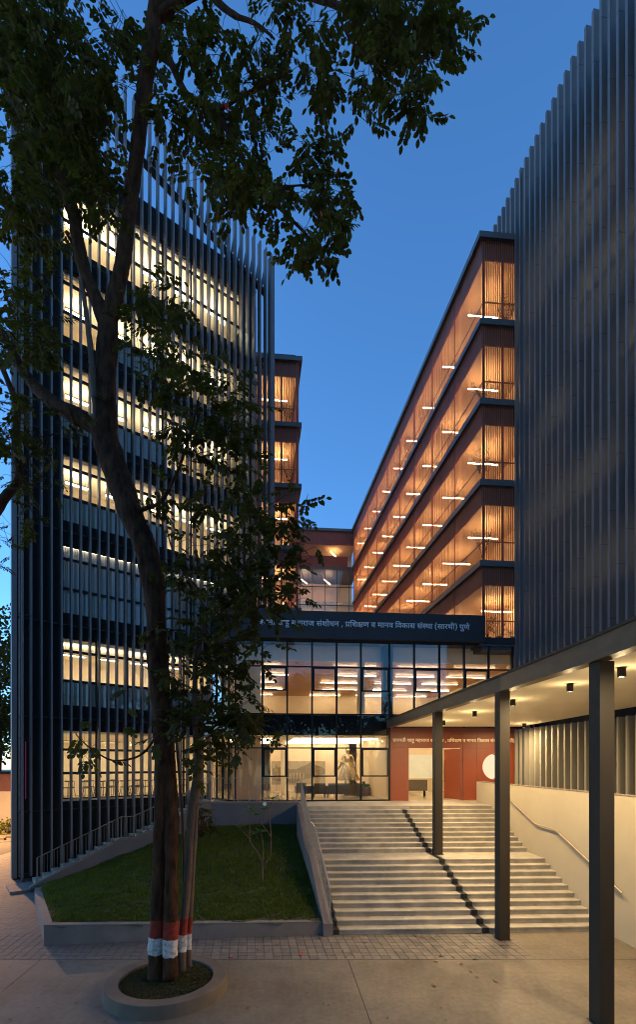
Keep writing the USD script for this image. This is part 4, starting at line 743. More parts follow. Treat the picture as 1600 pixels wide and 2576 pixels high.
names = ['top', 'second from the top', 'third from the top', 'fourth from the top', 'fifth from the top', 'first', 'ground']
L0 = None
for k, h in enumerate(HEADS):
    if k == 4:
        continue
    for s in ((0.9, 2.7, 4.5, 6.3, 8.1) if k < 5 else (0.8, 2.3, 3.9, 5.6)):
        p_ = FT.p(s, 1.7 if k < 6 else 1.5, h - 0.42)
        lab = f'white ceiling light on the {names[k]} floor of the left tower, {dict(zip((.9, 2.7, 4.5, 6.3, 8.1, .8, 2.3, 3.9, 5.6), ("leftmost", "second", "middle", "fourth", "rightmost", "leftmost", "second", "third", "rightmost")))[s]}'
        g = f'ceiling lights on the {names[k]} floor of the left tower'
        if L0 is None:
            L0 = thing('office_ceiling_light', lab, 'ceiling light', p_, 37.7, g)
            mb = MB().cbox((p_[0], p_[1], p_[2] - 0.02), 1.0, 0.22, 0.04)
            part(L0, 'diffuser', mb, M['office'])
            fr = MB()
            for x_, y_, a_, b_ in ((0, .125, 1.06, .03), (0, -.125, 1.06, .03), (.515, 0, .03, .22), (-.515, 0, .03, .22)):
                fr.cbox((p_[0] + x_, p_[1] + y_, p_[2] - 0.025), a_, b_, 0.05)
            part(L0, 'frame', fr, M['white'])
            mb = MB()
            for x_ in (-.4, .4):
                mb.tube([p_ + (x_, 0, .0), p_ + (x_, 0, .45)], .006, 5)
            part(L0, 'hanger', mb, M['frame'])
        else:
            dup(L0, p_, 37.7, lab, g)
G0 = None
for s, z in ((4.0, 29.85), (6.05, 29.75), (8.2, 29.6), (1.2, 29.9)):
    p_ = FT.p(s, 0.9, z)
    lab = f'globe lamp behind the top windows of the left tower, {dict([(4.0, "nearest the big tree trunk"), (6.05, "middle one"), (8.2, "rightmost one"), (1.2, "leftmost one")])[s]}'
    if G0 is None:
        G0 = thing('globe_lamp', lab, 'lamp', p_)
        g_ = trimesh.creation.icosphere(2, 0.14)
        g_.apply_translation(p_)
        part(G0, 'globe', g_, M['globe'], smooth=True)
        part(G0, 'cord', MB().tube([p_ + (0, 0, 0.13), (p_[0], p_[1], 31.02)], 0.012, 6), M['frame'])
    else:
        dup(G0, p_, 0, lab)

# ================================================================== right fin tower
FQ = Fr((10.39, 24.2), (0.15, -1.0), (1.0, 0.15))        # s runs towards the viewer, d away to the right
rt = thing('right_fin_tower', 'tall dark tower on the right screened by close vertical grey blue fins', 'building')
for k in range(-10, 24):
    s = 1.03 + 0.428 * k
    zb = 32.25 if s < -0.75 else 7.3
    if s > -0.75:
        part(rt, 'lower_louvre', FQ.box(MB(), s - 0.04, s + 0.04, -0.16, 0.16, 3.2, 6.62), M['fin_lamplit'])
    part(rt, 'fin', FQ.box(MB(), s - 0.06, s + 0.06, -0.16, 0.16, zb, 34.9), M['fin'])
jm = MB()
for k in range(-2, 24):
    s = 1.03 + 0.428 * k
    for z in np.arange(8.2 + (k % 3) * 1.1, 34, 4.1):
        FQ.box(jm, s - 0.062, s + 0.062, -0.162, 0.162, z, z + 0.014)
part(rt, 'fin_joint', jm, M['frame'], kind='stuff')
part(rt, 'corner_fin', FQ.box(MB(), -0.22, 0.14, -0.05, 0.16, 3.2, 34.6), M['fin'])
RH = HEADS
for k in range(7):
    z0, z1 = (RH[k], RH[k - 1] - 3.06) if k else (RH[0], ROOF)
    part(rt, 'spandrel', FQ.box(MB(), -0.2, 11.5, 0.75, 0.95, z0, z1 if k else 33.0), M['darkwall'])
    part(rt, 'floor_slab', FQ.box(MB(), -0.2, 11.5, 0.95, 4.5, z0 + 0.05, (z1 if k else 33.0) - 0.1), M['ceiling'])
    sl = RH[k] - 3.06
    if k < 6:
        for j in range(8):
            a, b = -0.2 + 11.7 * j / 8, -0.2 + 11.7 * (j + 1) / 8
            w = MB()
            for z, hh in ((sl, 0.05), (RH[k] - 0.72, 0.09), (RH[k] - 1.98, 0.09), (RH[k] - 0.05, 0.05)):
                FQ.box(w, a + 0.04, b - 0.04, 0.78, 0.86, z, z + hh)
            FQ.box(w, a, a + 0.04, 0.78, 0.86, sl, RH[k])
            FQ.box(w, b - 0.04, b, 0.78, 0.86, sl, RH[k])
            wdw = part(rt, 'window', w, M['frame'])
            pane(FQ, wdw, a + 0.04, b - 0.04, sl + 0.05, RH[k] - 0.05, d=0.82, glass=M['glass'])
part(rt, 'ground_wall', FQ.box(MB(), -0.2, 20, 0.75, 0.95, 0.0, 6.4), M['darkwall'])
part(rt, 'rear_wall', FQ.box(MB(), -0.2, 11.5, 4.5, 4.7, 0.0, 33.0), M['cream'])
part(rt, 'end_wall', FQ.box(MB(), -0.4, -0.2, 0.75, 4.7, 0.0, 33.0), M['darkwall'])
part(rt, 'near_wall', FQ.box(MB(), 11.5, 11.7, 0.2, 4.7, 7.6, 33.0), M['darkwall'])
for k in range(6):
    h = RH[k]
    for s in (1.0, 3.6, 6.2, 8.8):
        if (k * 7 + int(s * 3)) % 3 == 2:
            continue
        p_ = FQ.p(s, 2.0, h - 0.42)
        dup(L0, p_, 90, f'ceiling light on the {names[k]} floor of the right tower, {dict(zip((1.0, 3.6, 6.2, 8.8), ("farthest", "third nearest", "second nearest", "nearest")))[s]} one', f'ceiling lights on the {names[k]} floor of the right tower')

# ================================================================== terracotta wings
LEV = [11.2, 15.3, 19.45, 23.6, 27.7]
TOP = 32.1


def screen(F, along, a, b, off, z0, z1, pitch=0.115, mb=None):
    """Upright slats of a terracotta screen along s or d."""
    mb = mb or MB()
    n = int((b - a) / pitch)
    for k in range(n + 1):
        u = a + pitch * k
        if along == 's':
            F.box(mb, u - 0.018, u + 0.018, off, off + 0.014, z0, z1)
        else:
            F.box(mb, off, off + 0.012, u - 0.018, u + 0.018, z0, z1)
    return mb


W0 = None
ORD = ('first', 'second', 'third', 'fourth', 'fifth', 'sixth', 'seventh', 'eighth', 'ninth')
floorword = ['lowest', 'second', 'third', 'fourth', 'top']


def wing_lamp(p_, rot, k, place, ln=1.75):
    global W0
    lab = f'linear light in the {floorword[k]} gallery of the {place}'
    g = f'linear lights in the {floorword[k]} gallery of the {place.partition(",")[0]}'
    if W0 is None:
        W0 = thing('gallery_light', lab, 'lamp', p_, rot, g)
        R = np.eye(4)
        mb = MB().cbox((p_[0] + ln / 2, p_[1], p_[2]), ln, 0.038, 0.038)
        part(W0, 'tube', mb, M['wingstrip'])
        mb = MB()
        for x_ in (0.2, ln - 0.2):
            mb.tube([(p_[0] + x_, p_[1], p_[2] + 0.02), (p_[0] + x_, p_[1], p_[2] + 0.36)], 0.006, 5)
        part(W0, 'hanger', mb, M['frame'])
    else:
        dup(W0, p_, rot, lab, g)


FW = Fr((8.42, 24.9), (1, 0.085), (-0.139, 1))
rw = thing('right_gallery_wing', 'long five storey terracotta slatted gallery wing on the right, glowing from inside', 'building')
DEP, WID, FWID = 31.1, 3.2, 2.35
for k, z in enumerate(LEV):
    zn = LEV[k + 1] if k < 4 else TOP
    part(rw, 'ledge', FW.box(MB(), -0.14, WID, -0.14, DEP, z - 0.30, z), M['ledge'])
    sc = part(rw, 'slat_screen', screen(FW, 'd', 0.06, DEP, 0.0, z, zn - 0.30), M['terracotta'], kind='stuff')
    part(rw, 'front_slat_screen', screen(FW, 's', 0.06, FWID, 0.0, z, zn - 0.30), M['terracotta'], kind='stuff')
    part(rw, 'ceiling', FW.box(MB(), 0.16, WID, 0.16, DEP, zn - 1.17, zn - 1.12), M['warmwall'])
    part(rw, 'fascia_panel', FW.box(FW.box(MB(), 0.12, 0.16, 0.12, DEP, zn - 1.20, zn - 0.31), 0.16, FWID + .3, 0.12, 0.16, zn - 1.20, zn - 0.31), M['terradark'])
    part(rw, 'gallery_wall', FW.box(MB(), WID, WID + 0.2, 0.0, DEP, z, zn - 0.3), M['warmwall'])
    hb = MB()
    FW.box(hb, 0.14, 0.18, 0.14, DEP, z + 1.05, z + 1.10)
    FW.box(hb, 0.18, FWID, 0.14, 0.18, z + 1.05, z + 1.10)
    part(rw, 'handrail', hb, M['terradark'])
    for s in (0.10, 1.12, 2.12):
        part(rw, 'corner_post', FW.box(MB(), s, s + 0.09, 0.07, 0.13, z, zn - 0.30), M['terradark'])
    for d in np.arange(3.5, DEP, 3.5):
        part(rw, 'gallery_post', FW.box(MB(), 0.07, 0.15, d, d + 0.08, z, zn - 0.30), M['terradark'])
    if k:
        for j in range(9):
            d = 2.1 + 3.5 * j
            wing_lamp(FW.p(0.25, d, zn - 2.2 if k == 4 else z + 2.2), 4.9, k, f'right gallery wing, {ORD[j]} from its front corner')
    else:
        for j in range(1, 9):
            wing_lamp(FW.p(0.25, 2.1 + 3.5 * j, z + 2.2), 4.9, k, f'right gallery wing, {ORD[j]} from its front corner')
        # a closed slatted corner with a small dark window, beyond it the lit terrace
        part(rw, 'parapet', FW.box(MB(), 0.12, 0.18, 4.0, 12.0, z, z + 1.3), M['terradark'])
        w_ = part(rw, 'window', FW.box(MB(), -0.06, -0.01, 3.1, 4.3, z + 0.55, z + 2.0), M['frame'])
        wing_lamp(FW.p(1.2, 2.4, z + 2.3), 4.9, k, 'right gallery wing near its front corner')
part(rw, 'end_wall', FW.box(MB(), 0.02, WID + .2, DEP - .4, DEP - .2, 10.9, TOP - .3), M['warmwall'])
part(rw, 'roof_cap', FW.box(MB(), -0.18, WID + 0.3, -0.18, DEP, TOP - 0.30, TOP), M['ledge'])
part(rw, 'roof_upstand', FW.box(MB(), 0.0, WID, 0.0, DEP, TOP, TOP + 0.06), M['darkmetal'])
part(rw, 'under_slab', FW.box(MB(), 0, WID, 0.0, DEP, 10.7, 10.9), M['ledge'])

FLW = Fr((-1.25, 32.5), (1, 0.085), (-0.139, 1))
lw = thing('left_gallery_wing', 'terracotta slatted gallery wing glimpsed behind the left tower, with lit floors', 'building')
for k, z in enumerate(LEV):
    zn = LEV[k + 1] if k < 4 else TOP
    part(lw, 'ledge', FLW.box(MB(), -4.6, 0.14, -0.14, 24.0, z - 0.30, z), M['ledge'])
    part(lw, 'slat_screen', screen(FLW, 's', -4.6, -0.02, 0.0, z, zn - 0.30), M['terracotta'], kind='stuff')
    part(lw, 'side_slat_screen', screen(FLW, 'd', 0.06, 24.0, -0.05, z, zn - 0.30, pitch=0.16), M['terracotta'], kind='stuff')
    part(lw, 'ceiling', FLW.box(MB(), -4.6, -0.2, 0.2, 24.0, zn - 1.17, zn - 1.12), M['warmwall'])
    part(lw, 'fascia_panel', FLW.box(FLW.box(MB(), -4.6, -0.2, 0.14, 0.18, zn - 1.2, zn - 0.31), -0.2, -0.16, 0.14, 24.0, zn - 1.2, zn - 0.31), M['terradark'])
    part(lw, 'gallery_wall', FLW.box(MB(), -4.6, -3.2, 3.6, 24.0, z, zn - 0.3), M['warmwall'])
    part(lw, 'gallery_wall', FLW.box(MB(), -4.6, -0.9, 3.4, 3.6, z, zn - 0.3), M['warmwall'])
    part(lw, 'handrail', FLW.box(MB(), -4.6, -0.15, 0.14, 0.18, z + 1.05, z + 1.10), M['terradark'])
    for s in (-2.9, -1.25, -0.2):
        part(lw, 'corner_post', FLW.box(MB(), s, s + 0.09, 0.06, 0.12, z, zn - 0.30), M['terradark'])
    wing_lamp(FLW.p(-2.5, 1.3, z + 2.45), 4.9, k, 'left gallery wing, at its front')
    for j in range(1, 5):
        wing_lamp(FLW.p(-2.3, 2.0 + 4.5 * j, z + 2.45), 4.9, k, f'left gallery wing, {ORD[j]} behind the front')
part(lw, 'roof_cap', FLW.box(MB(), -4.6, 0.18, -0.18, 24.0, TOP - 0.30, TOP), M['ledge'])
part(lw, 'roof_box', FLW.box(MB(), -4.2, -0.25, 0.3, 6.0, TOP, TOP + 0.45), M['darkmetal'])

FC = Fr((-2.6, 55.8), (1, 0.085), (-0.085, 1))
cwg = thing('rear_linking_wing', 'link building closing the courtyard, slatted top storey over a glass wall', 'building')
part(cwg, 'slat_screen', screen(FC, 's', -2.0, 7.0, 0.0, 27.7, TOP - 0.3), M['terracotta'], kind='stuff')
part(cwg, 'fascia_panel', FC.box(MB(), -2, 7, 0.12, 0.16, 30.3, TOP - 0.31), M['terradark'])
part(cwg, 'parapet_panel', FC.box(MB(), -2, 6.1, 0.12, 0.16, 27.72, 29.0), M['terradark'])
part(cwg, 'roof_cap', FC.box(MB(), -2, 7.2, -0.2, 4.5, TOP - 0.3, TOP), M['ledge'])
part(cwg, 'ledge', FC.box(MB(), -2, 7.2, -0.14, 4.5, 27.3, 27.7), M['ledge'])
part(cwg, 'ceiling', FC.box(MB(), -2, 7, 0.2, 4.4, 30.35, 30.4), M['warmwall'])
part(cwg, 'rear_wall', FC.box(MB(), -2, 7.2, 4.4, 4.6, 10, TOP - 0.3), M['warmwall'])
for k, z in enumerate((11.2, 15.3, 19.45, 23.6)):
    zn = (15.3, 19.45, 23.6, 27.7)[k]
    part(cwg, 'floor_slab', FC.box(MB(), -2, 7.2, 0.25, 4.4, z - 0.95, z), M['ceiling'])
    for j in range(7):
        a, b = -2 + 1.43 * j - 0.34, -2 + 1.43 * (j + 1) - 0.34
        part(cwg, 'mullion', FC.box(MB(), a - 0.03, a + 0.03, -0.06, 0.05, z - 0.4, zn - 0.4), M['frame'])
        for zz in (z - 0.4, z + 1.72):
            part(cwg, 'transom', FC.box(MB(), a + 0.03, b - 0.03, -0.05, 0.04, zz, zz + 0.06), M['frame'])
        pane(FC, cwg, a + 0.03, b - 0.03, z - 0.34, z + 1.72)
        pane(FC, cwg, a + 0.03, b - 0.03, z + 1.78, zn - 0.4)
    for s in (0.6, 3.4):
        wing_lamp(FC.p(s, 0.9, zn - 1.15), 65, k, f'rear linking wing, {"left" if s < 2 else "right"} one', 1.75)
    wf = MB()
    for j in range(10):
        a = -1.6 + 0.85 * j
        wf.box(FC.p(a, 4.36, z + 0.75), FC.e * 0.55, FC.i * 0.04, (0, 0, 0.75))
    part(cwg, 'wall_panel', wf, M['frost'])
wing_lamp(FC.p(4.2, 1.0, 29.9), 65, 4, 'rear linking wing')

# ================================================================== left stair along the tower
FL = Fr((-10.8, 18.6), (0.791, 0.612), (-0.612, 0.791))   # s climbs, d towards the tower
ls = thing('tower_side_stairs', 'narrow concrete steps climbing along the left tower beside the lawn', 'stairs')
WL = 1.35
RL = 0.335
pts_k = []
for i in range(20):
    z = 0.12 + 0.144 * (i + 1)
    s0 = RL * i if i < 10 else RL * i + 0.45
    s1 = s0 + RL + (0.45 if i == 9 else 0)
    if i == 19:
        s1 += 0.2
    part(ls, 'step', FL.box(MB(), s0, s1 + 0.02, 0.14, WL, max(0, z - 0.4), z - 0.03), M['riser'])
    part(ls, 'tread', FL.box(MB(), s0 - 0.012, s1, 0.14, WL, z - 0.03, z), M['tread'])
kz = [(-0.25, 0.16), (0.0, 0.30), (RL * 9 + 0.1, 0.12 + 0.144 * 10 + 0.10), (RL * 9 + 0.62, 0.12 + 0.144 * 10 + 0.10), (RL * 20 + 0.5, 3.10)]
mb = MB()
for (a, za), (b, zb) in zip(kz[:-1], kz[1:]):
    mb.hexa([FL.p(a, -0.06, -0.02), FL.p(b, -0.06, -0.02), FL.p(b, 0.135, -0.02), FL.p(a, 0.135, -0.02)], [FL.p(a, -0.06, za), FL.p(b, -0.06, zb), FL.p(b, 0.135, zb), FL.p(a, 0.135, za)])
part(ls, 'stringer', mb, M['bluewall'])
mb = MB()
for (a, za), (b, zb) in zip(kz[:-1], kz[1:]):
    mb.hexa([FL.p(a, -0.07, za), FL.p(b, -0.07, zb), FL.p(b, 0.15, zb), FL.p(a, 0.15, za)], [FL.p(a, -0.07, za + 0.03), FL.p(b, -0.07, zb + 0.03), FL.p(b, 0.15, zb + 0.03), FL.p(a, 0.15, za + 0.03)])
part(ls, 'coping', mb, M['concrete'])
part(ls, 'foot_slab', FL.box(MB(), -0.9, 0.0, -0.06, WL, -0.02, 0.10), M['concrete'])
t = thing('side_stair_railing', 'steel railing with thin balusters climbing beside the left tower steps', 'railing')
rail(t, [FL.p(s, 0.04, z + 0.03) for s, z in kz[1:]], 0.93, mat_=M['darksteel'])

# ================================================================== lawn with its low wall
LP = np.array([(-7.15, 13.25, .47), (-3.4, 13.62, .44), (0.0, 14.0, .34), (-9.95, 17.4, .33), (-10.35, 18.55, .22), (-9.1, 19.85, .62), (-7.25, 21.2, 1.36), (-5.85, 22.9, 1.92), (-3.3, 23.1, 1.95), (-0.8, 23.3, 1.95),
               (-.55, 20, 1.40), (-.2, 17, .90), (-4, 17.5, 1.05), (-7.5, 17.2, .70), (-4, 15.2, .68), (-3.5, 20.3, 1.45)])
LP = np.vstack([LP, [[*(q[:2] + (q[:2] - (-4.5, 18.5)) * 0.10), q[2]] for q in LP if np.linalg.norm(q[:2] - (-4.5, 18.5)) > 3.9]])
LI = LinearNDInterpolator(LP[:, :2], LP[:, 2])
edge = [(-7.15, 13.25), (0.0, 14.0), (-.25, 17), (-.6, 20), (-0.85, 23.3), (-5.85, 22.9), (-7.25, 21.2), (-9.1, 19.85), (-10.35, 18.55), (-9.95, 17.4)]
lawn_poly = SPoly(edge)
gx, gy = np.meshgrid(np.arange(-10.8, 0.4, 0.2), np.arange(13.0, 23.6, 0.2), indexing='ij')
gz = LI(gx, gy)
from scipy.ndimage import gaussian_filter
wide = lawn_poly.buffer(0.3)
ok = ~np.isnan(gz) & np.array([[wide.contains(SPoint(a, b)) for b in gy[0]] for a in gx[:, 0]])
num, den = gaussian_filter(np.where(ok, gz, 0), 1.5), gaussian_filter(ok.astype(float), 1.5)
sm = np.where(ok, num / np.maximum(den, 1e-6), np.nan)
NX, NY = gx.shape
idx = np.arange(NX * NY).reshape(NX, NY)
fs = []
for i in range(NX - 1):
    for j in range(NY - 1):
        if ok[i:i + 2, j:j + 2].all():
            fs += [[idx[i, j], idx[i + 1, j], idx[i + 1, j + 1]], [idx[i, j], idx[i + 1, j + 1], idx[i, j + 1]]]
vz = np.nan_to_num(sm, nan=0.0) + 0.09 * (meshkit.fbm(np.stack([gx * 2.5, gy * 2.5, gx * 0], -1), 3) - 0.5)
struct('lawn_bank', MB().add(np.stack([gx, gy, vz], -1).reshape(-1, 3), fs), mat('turf_soil', (0.035, 0.042, 0.012), 0.95, 0, 0.4, 4), smooth=True)
from scipy.interpolate import RegularGridInterpolator
LZ = RegularGridInterpolator((gx[:, 0], gy[0]), vz, bounds_error=False, fill_value=None)
# grass tufts, three variants scattered over the bank
M['grass'] = leaf_mat('grass_blade', [(0, (0.07, 0.09, 0.007)), (0.5, (0.16, 0.185, 0.013)), (0.85, (0.25, 0.26, 0.03)), (1, (0.34, 0.27, 0.07))], 0.3)
M['drygrass'] = leaf_mat('dry_grass_blade', [(0, (0.05, 0.045, 0.012)), (0.5, (0.09, 0.07, 0.025)), (1, (0.13, 0.09, 0.04))], 0.2)


def tuft(seed, n=9, hgt=0.085, spread=0.06):
    r = random.Random(seed)
    mb = MB()
    for _ in range(n):
        a, q = r.uniform(0, 6.28), r.uniform(0, spread)
        x, y = q * math.cos(a), q * math.sin(a)
        h, l = hgt * r.uniform(0.6, 1.2), r.uniform(0.01, 0.06)
        b = r.uniform(0, 6.28)
        w = 0.006
        dx, dy = math.cos(b), math.sin(b)
        mb.add([(x - dy * w, y + dx * w, -0.01), (x + dy * w, y - dx * w, -0.01), (x + dx * l * .5 - dy * w * .7, y + dy * l * .5 + dx * w * .7, h * .6), (x + dx * l * .5 + dy * w * .7, y + dy * l * .5 - dx * w * .7, h * .6), (x + dx * l * 1.2, y + dy * l * 1.2, h)],
               [[0, 1, 3], [0, 3, 2], [2, 3, 4]])
    return mb


def scatter(name, label, cat, protos, pts, scales, material, kind='stuff', parent=None):
    p = free(str(parent.GetPath()) if parent else '/World', name)
    pi = UsdGeom.PointInstancer.Define(stage, p)
    targets = []
    for k, mb in enumerate(protos):
        m_ = usdkit.mesh(stage, f'{p}/tuft_{k + 1:03d}', mb.arrays(), material)
        targets.append(m_.GetPath())
    pi.CreatePrototypesRel().SetTargets(targets)
    n = len(pts)
    pi.CreatePositionsAttr(Vt.Vec3fArray.FromNumpy(np.asarray(pts, np.float32)))
    pi.CreateProtoIndicesAttr(Vt.IntArray.FromNumpy(nrng.integers(0, len(protos), n).astype(np.int32)))
    ang = nrng.uniform(0, math.pi, n)
    pi.CreateOrientationsAttr(Vt.QuathArray([Gf.Quath(float(math.cos(a)), 0, 0, float(math.sin(a))) for a in ang]))
    pi.CreateScalesAttr(Vt.Vec3fArray.FromNumpy(np.repeat(np.asarray(scales, np.float32)[:, None], 3, 1)))
    return tag(pi.GetPrim(), label, cat, kind=kind)


pts = []
while len(pts) < 15000:
    x, y = nrng.uniform(-10.4, 0.1), nrng.uniform(13.2, 23.35)
    if lawn_poly.contains(SPoint(x, y)):
        pts.append((x, y, float(LZ((x, y)))))
pts = np.array(pts)
sc_ = 0.6 + 0.9 * meshkit.fbm(np.stack([pts[:, 0] * 1.6, pts[:, 1] * 1.6, pts[:, 0] * 0], -1), 3)
scatter('lawn_grass', 'dark green grass covering the sloping lawn between the two stairs', 'grass', [tuft(k) for k in range(4)], pts, sc_, M['grass'])
t = thing('lawn_wall', 'low pinkish grey concrete wall edging the front of the lawn', 'wall')


def wall_run(pts, th, inner=1):
    mb, cp = MB(), MB()
    for (x0, y0, z0), (x1, y1, z1) in zip(pts[:-1], pts[1:]):
        d = np.array([x1 - x0, y1 - y0])
        d /= np.linalg.norm(d)
        n = np.array([-d[1], d[0]]) * th * inner
        q = [(x0, y0), (x1, y1), (x1 + n[0], y1 + n[1]), (x0 + n[0], y0 + n[1])]
        mb.hexa([(*a, -0.02) for a in q], [(*a, z - 0.02) for a, z in zip(q, (z0, z1, z1, z0))])
        g = n * 0.06
        q2 = [(x0 - g[0], y0 - g[1]), (x1 - g[0], y1 - g[1]), (x1 + n[0] + g[0], y1 + n[1] + g[1]), (x0 + n[0] + g[0], y0 + n[1] + g[1])]
        cp.hexa([(*a, z - 0.02) for a, z in zip(q2, (z0, z1, z1, z0))], [(*a, z) for a, z in zip(q2, (z0, z1, z1, z0))])
    return mb, cp


a_, c_ = wall_run([(-7.36, 12.98, .555), (0.13, 13.83, .37)], 0.2)
part(t, 'front_wall', a_, M['concrete'])
part(t, 'coping', c_, M['concrete'])
a_, c_ = wall_run([(-10.15, 17.3, .36), (-7.36, 12.98, .555)], 0.2)
part(t, 'end_wall', a_, M['concrete'])
part(t, 'coping', c_, M['concrete'])
a_, c_ = wall_run([(-10.85, 18.55, .16), (-10.15, 17.3, .36)], 0.2)
part(t, 'end_wall', a_, M['concrete'])

# ================================================================== trees
LEAF = leaf_mat('tree_leaf', [(0, (0.046, 0.042, 0.005)), (0.3, (0.082, 0.074, 0.008)), (0.6, (0.14, 0.105, 0.010)), (0.84, (0.24, 0.135, 0.012)), (0.97, (0.28, 0.12, 0.014)), (1, (0.3, 0.11, 0.02))], 0.5)
BARK = mat('tree_bark', (0.062, 0.026, 0.013), 0.95, 0, 0.45, 9.0, bump=1.0, bscale=22, spec=0.1, stretch=(1, 1, 0.35), color2=(0.016, 0.0075, 0.0045))
BARK2 = mat('smooth_bark', (0.10, 0.047, 0.027), 0.9, 0, 0.4, 6.0, bump=0.5, bscale=20, stretch=(1, 1, 0.4), color2=(0.045, 0.03, 0.022))


def limb(path, n=6, sides=14, wob=0.03, seed=0):
    """path: (px, py, D, radius m) stations of the photograph, splined into a tapering tube with an uneven skin."""
    P = np.array([at(a, b, c) for a, b, c, _ in path])
    Rr = np.array([q[3] for q in path], float)
    if len(P) > 2:
        from scipy.interpolate import CubicSpline, PchipInterpolator
        u = np.r_[0, np.cumsum(np.linalg.norm(np.diff(P, axis=0), axis=1))]
        m_ = max(6, int(u[-1] / 0.09))
        w = np.linspace(0, u[-1], m_)
        P, Rr = np.stack([PchipInterpolator(u, P[:, k])(w) for k in range(3)], 1), np.interp(w, u, Rr)
    mb = MB().tube(P, Rr, sides)
    v = mb.v[0]
    cen = np.vstack([np.repeat(P, sides, 0), P[:1], P[-1:]])
    d = v - cen
    nz = meshkit.fbm(np.stack([v[:, 0] * 9, v[:, 1] * 9, v[:, 2] * 2.2], -1), 4, seed) - 0.5
    nz2 = meshkit.fbm(v * (2.2, 2.2, 0.7), 2, seed + 9) - 0.5
    mb.v[0] = cen + d * (1 + 0.45 * nz + 0.35 * nz2)[:, None]
    return mb, P, Rr


def leaflet(mb, o, ax, up, L, W):
    """A folded leaflet of four faces from o along ax."""
    side = np.cross(ax, up)
    side /= np.linalg.norm(side) + 1e-9
    nn = np.cross(side, ax)
    m1, m2 = o + ax * L * 0.35, o + ax * L * 0.72
    v = [o, m1 + side * W * 0.5 + nn * W * 0.10, m1 - side * W * 0.5 + nn * W * 0.10, m2 + side * W * 0.44 + nn * W * 0.05, m2 - side * W * 0.44 + nn * W * 0.05, o + ax * L - nn * W * 0.1]
    mb.add(v, [[0, 1, 2], [1, 3, 4], [1, 4, 2], [3, 5, 4]])


def rv():
    a = nrng.normal(size=3)
    return a / np.linalg.norm(a)


def spray(mb, tw, o, L=0.42, pairs=5, droop=0.5, leafL=0.13, leafW=0.078):
    """A pinnate leaf: a thin stalk with paired leaflets and one at the tip."""
    d = rv()
    d[2] = -abs(d[2]) * droop - 0.15 + nrng.uniform(-0.2, 0.4)
    d /= np.linalg.norm(d)
    L = L * nrng.uniform(0.7, 1.25)
    end = o + d * L
    tw.tube([o, o + d * L * 0.5 + (0, 0, 0.01), end], [0.004, 0.003, 0.002], 3, cap=False)
    side = np.cross(d, (0, 0, 1.0) + 0.5 * rv())
    side /= np.linalg.norm(side)
    up = np.cross(side, d)
    for k in range(pairs):
        q = o + d * L * (0.25 + 0.7 * k / pairs)
        for sg in (-1, 1):
            ax = side * sg * 0.9 + d * 0.5 + np.array([0, 0, -0.35]) + 0.25 * rv()
            ax /= np.linalg.norm(ax)
            leaflet(mb, q, ax, up + 0.3 * rv(), leafL * nrng.uniform(0.75, 1.15), leafW * nrng.uniform(0.8, 1.15))
    leaflet(mb, end, (d + (0, 0, -.3)) / np.linalg.norm(d + (0, 0, -.3)), up, leafL, leafW)


def crown(blobs, nodes, leafmb, twigmb, dense=1.9, **kw):
    """blobs: (px, py, rx px, ry px, D, depth spread, number of pinnate leaves). Stalks are tied back to the limbs by thin twigs."""
    P = []
    for (px, py, rx, ry, D, dd, n) in blobs:
        n = int(n * dense * (0.76 if px < 290 else 0.62 if py < 640 else 0.5 if py < 1300 and px < 640 else 0.7))
        # clumps inside the blob make the outline uneven
        cl = max(2, int(n / 9))
        cs = []
        for _ in range(cl):
            a, r = nrng.uniform(0, 6.283), math.sqrt(nrng.uniform(0, 1))
            cs.append((px + rx * r * math.cos(a), py + ry * r * math.sin(a), D + nrng.uniform(-dd, dd)))
        for k in range(n):
            c = cs[k % cl]
            sp = 26
            P.append(at(c[0] + nrng.normal() * sp, c[1] + nrng.normal() * sp, c[2] + nrng.normal() * 0.25))
    P = np.array(P)
    N = [np.asarray(q) for q in nodes]
    tree_ = cKDTree(np.array(N))
    order = np.argsort(tree_.query(P)[0])
    extra, extra_all = [], np.array(N)
    for b in range(0, len(order), 40):
        kd = cKDTree(extra_all)
        new = []
        for i in order[b:b + 40]:
            dist, j = kd.query(P[i])
            q = extra_all[j]
            mid = (P[i] + q) / 2 + rv() * dist * 0.10 + (0, 0, dist * 0.06)
            if dist < 3.2:
                twigmb.tube([q, mid, P[i]], [min(0.004 + dist * 0.006, 0.016), 0.005, 0.0035], 4, cap=False)
                new.append(mid)
            new.append(P[i])
        extra_all = np.vstack([extra_all, new])
    for p_ in P:
        spray(leafmb, twigmb, p_, **kw)


def finish_tree(t, leafmb, twigmb, singles=200):
    part(t, 'twigs', twigmb, BARK, kind='stuff')
    v, f = leafmb.arrays()
    # leaflets nearest the viewer become leaves of their own
    c = v.reshape(-1, 6, 3).mean(1)
    D = c[:, 1]
    px, py = 800 + c[:, 0] / D * 1216, 1920 - (c[:, 2] - EYE) / D * 1216
    seen = (px > 0) & (px < 1600) & (py > 0) & (py < 2576)
    pick = np.argsort(np.where(seen, D, 1e9))[:singles]
    F4 = np.array([[0, 1, 2], [1, 3, 4], [1, 4, 2], [3, 5, 4]])
    for k in pick:
        part(t, 'leaf', MB().add(v[6 * k:6 * k + 6], F4), LEAF)
    keep = np.setdiff1d(np.arange(len(c)), pick)
    vv = v.reshape(-1, 6, 3)[keep].reshape(-1, 3)
    part(t, 'crown', MB().add(vv, (F4[None] + 6 * np.arange(len(keep))[:, None, None]).reshape(-1, 3)), LEAF, kind='stuff')


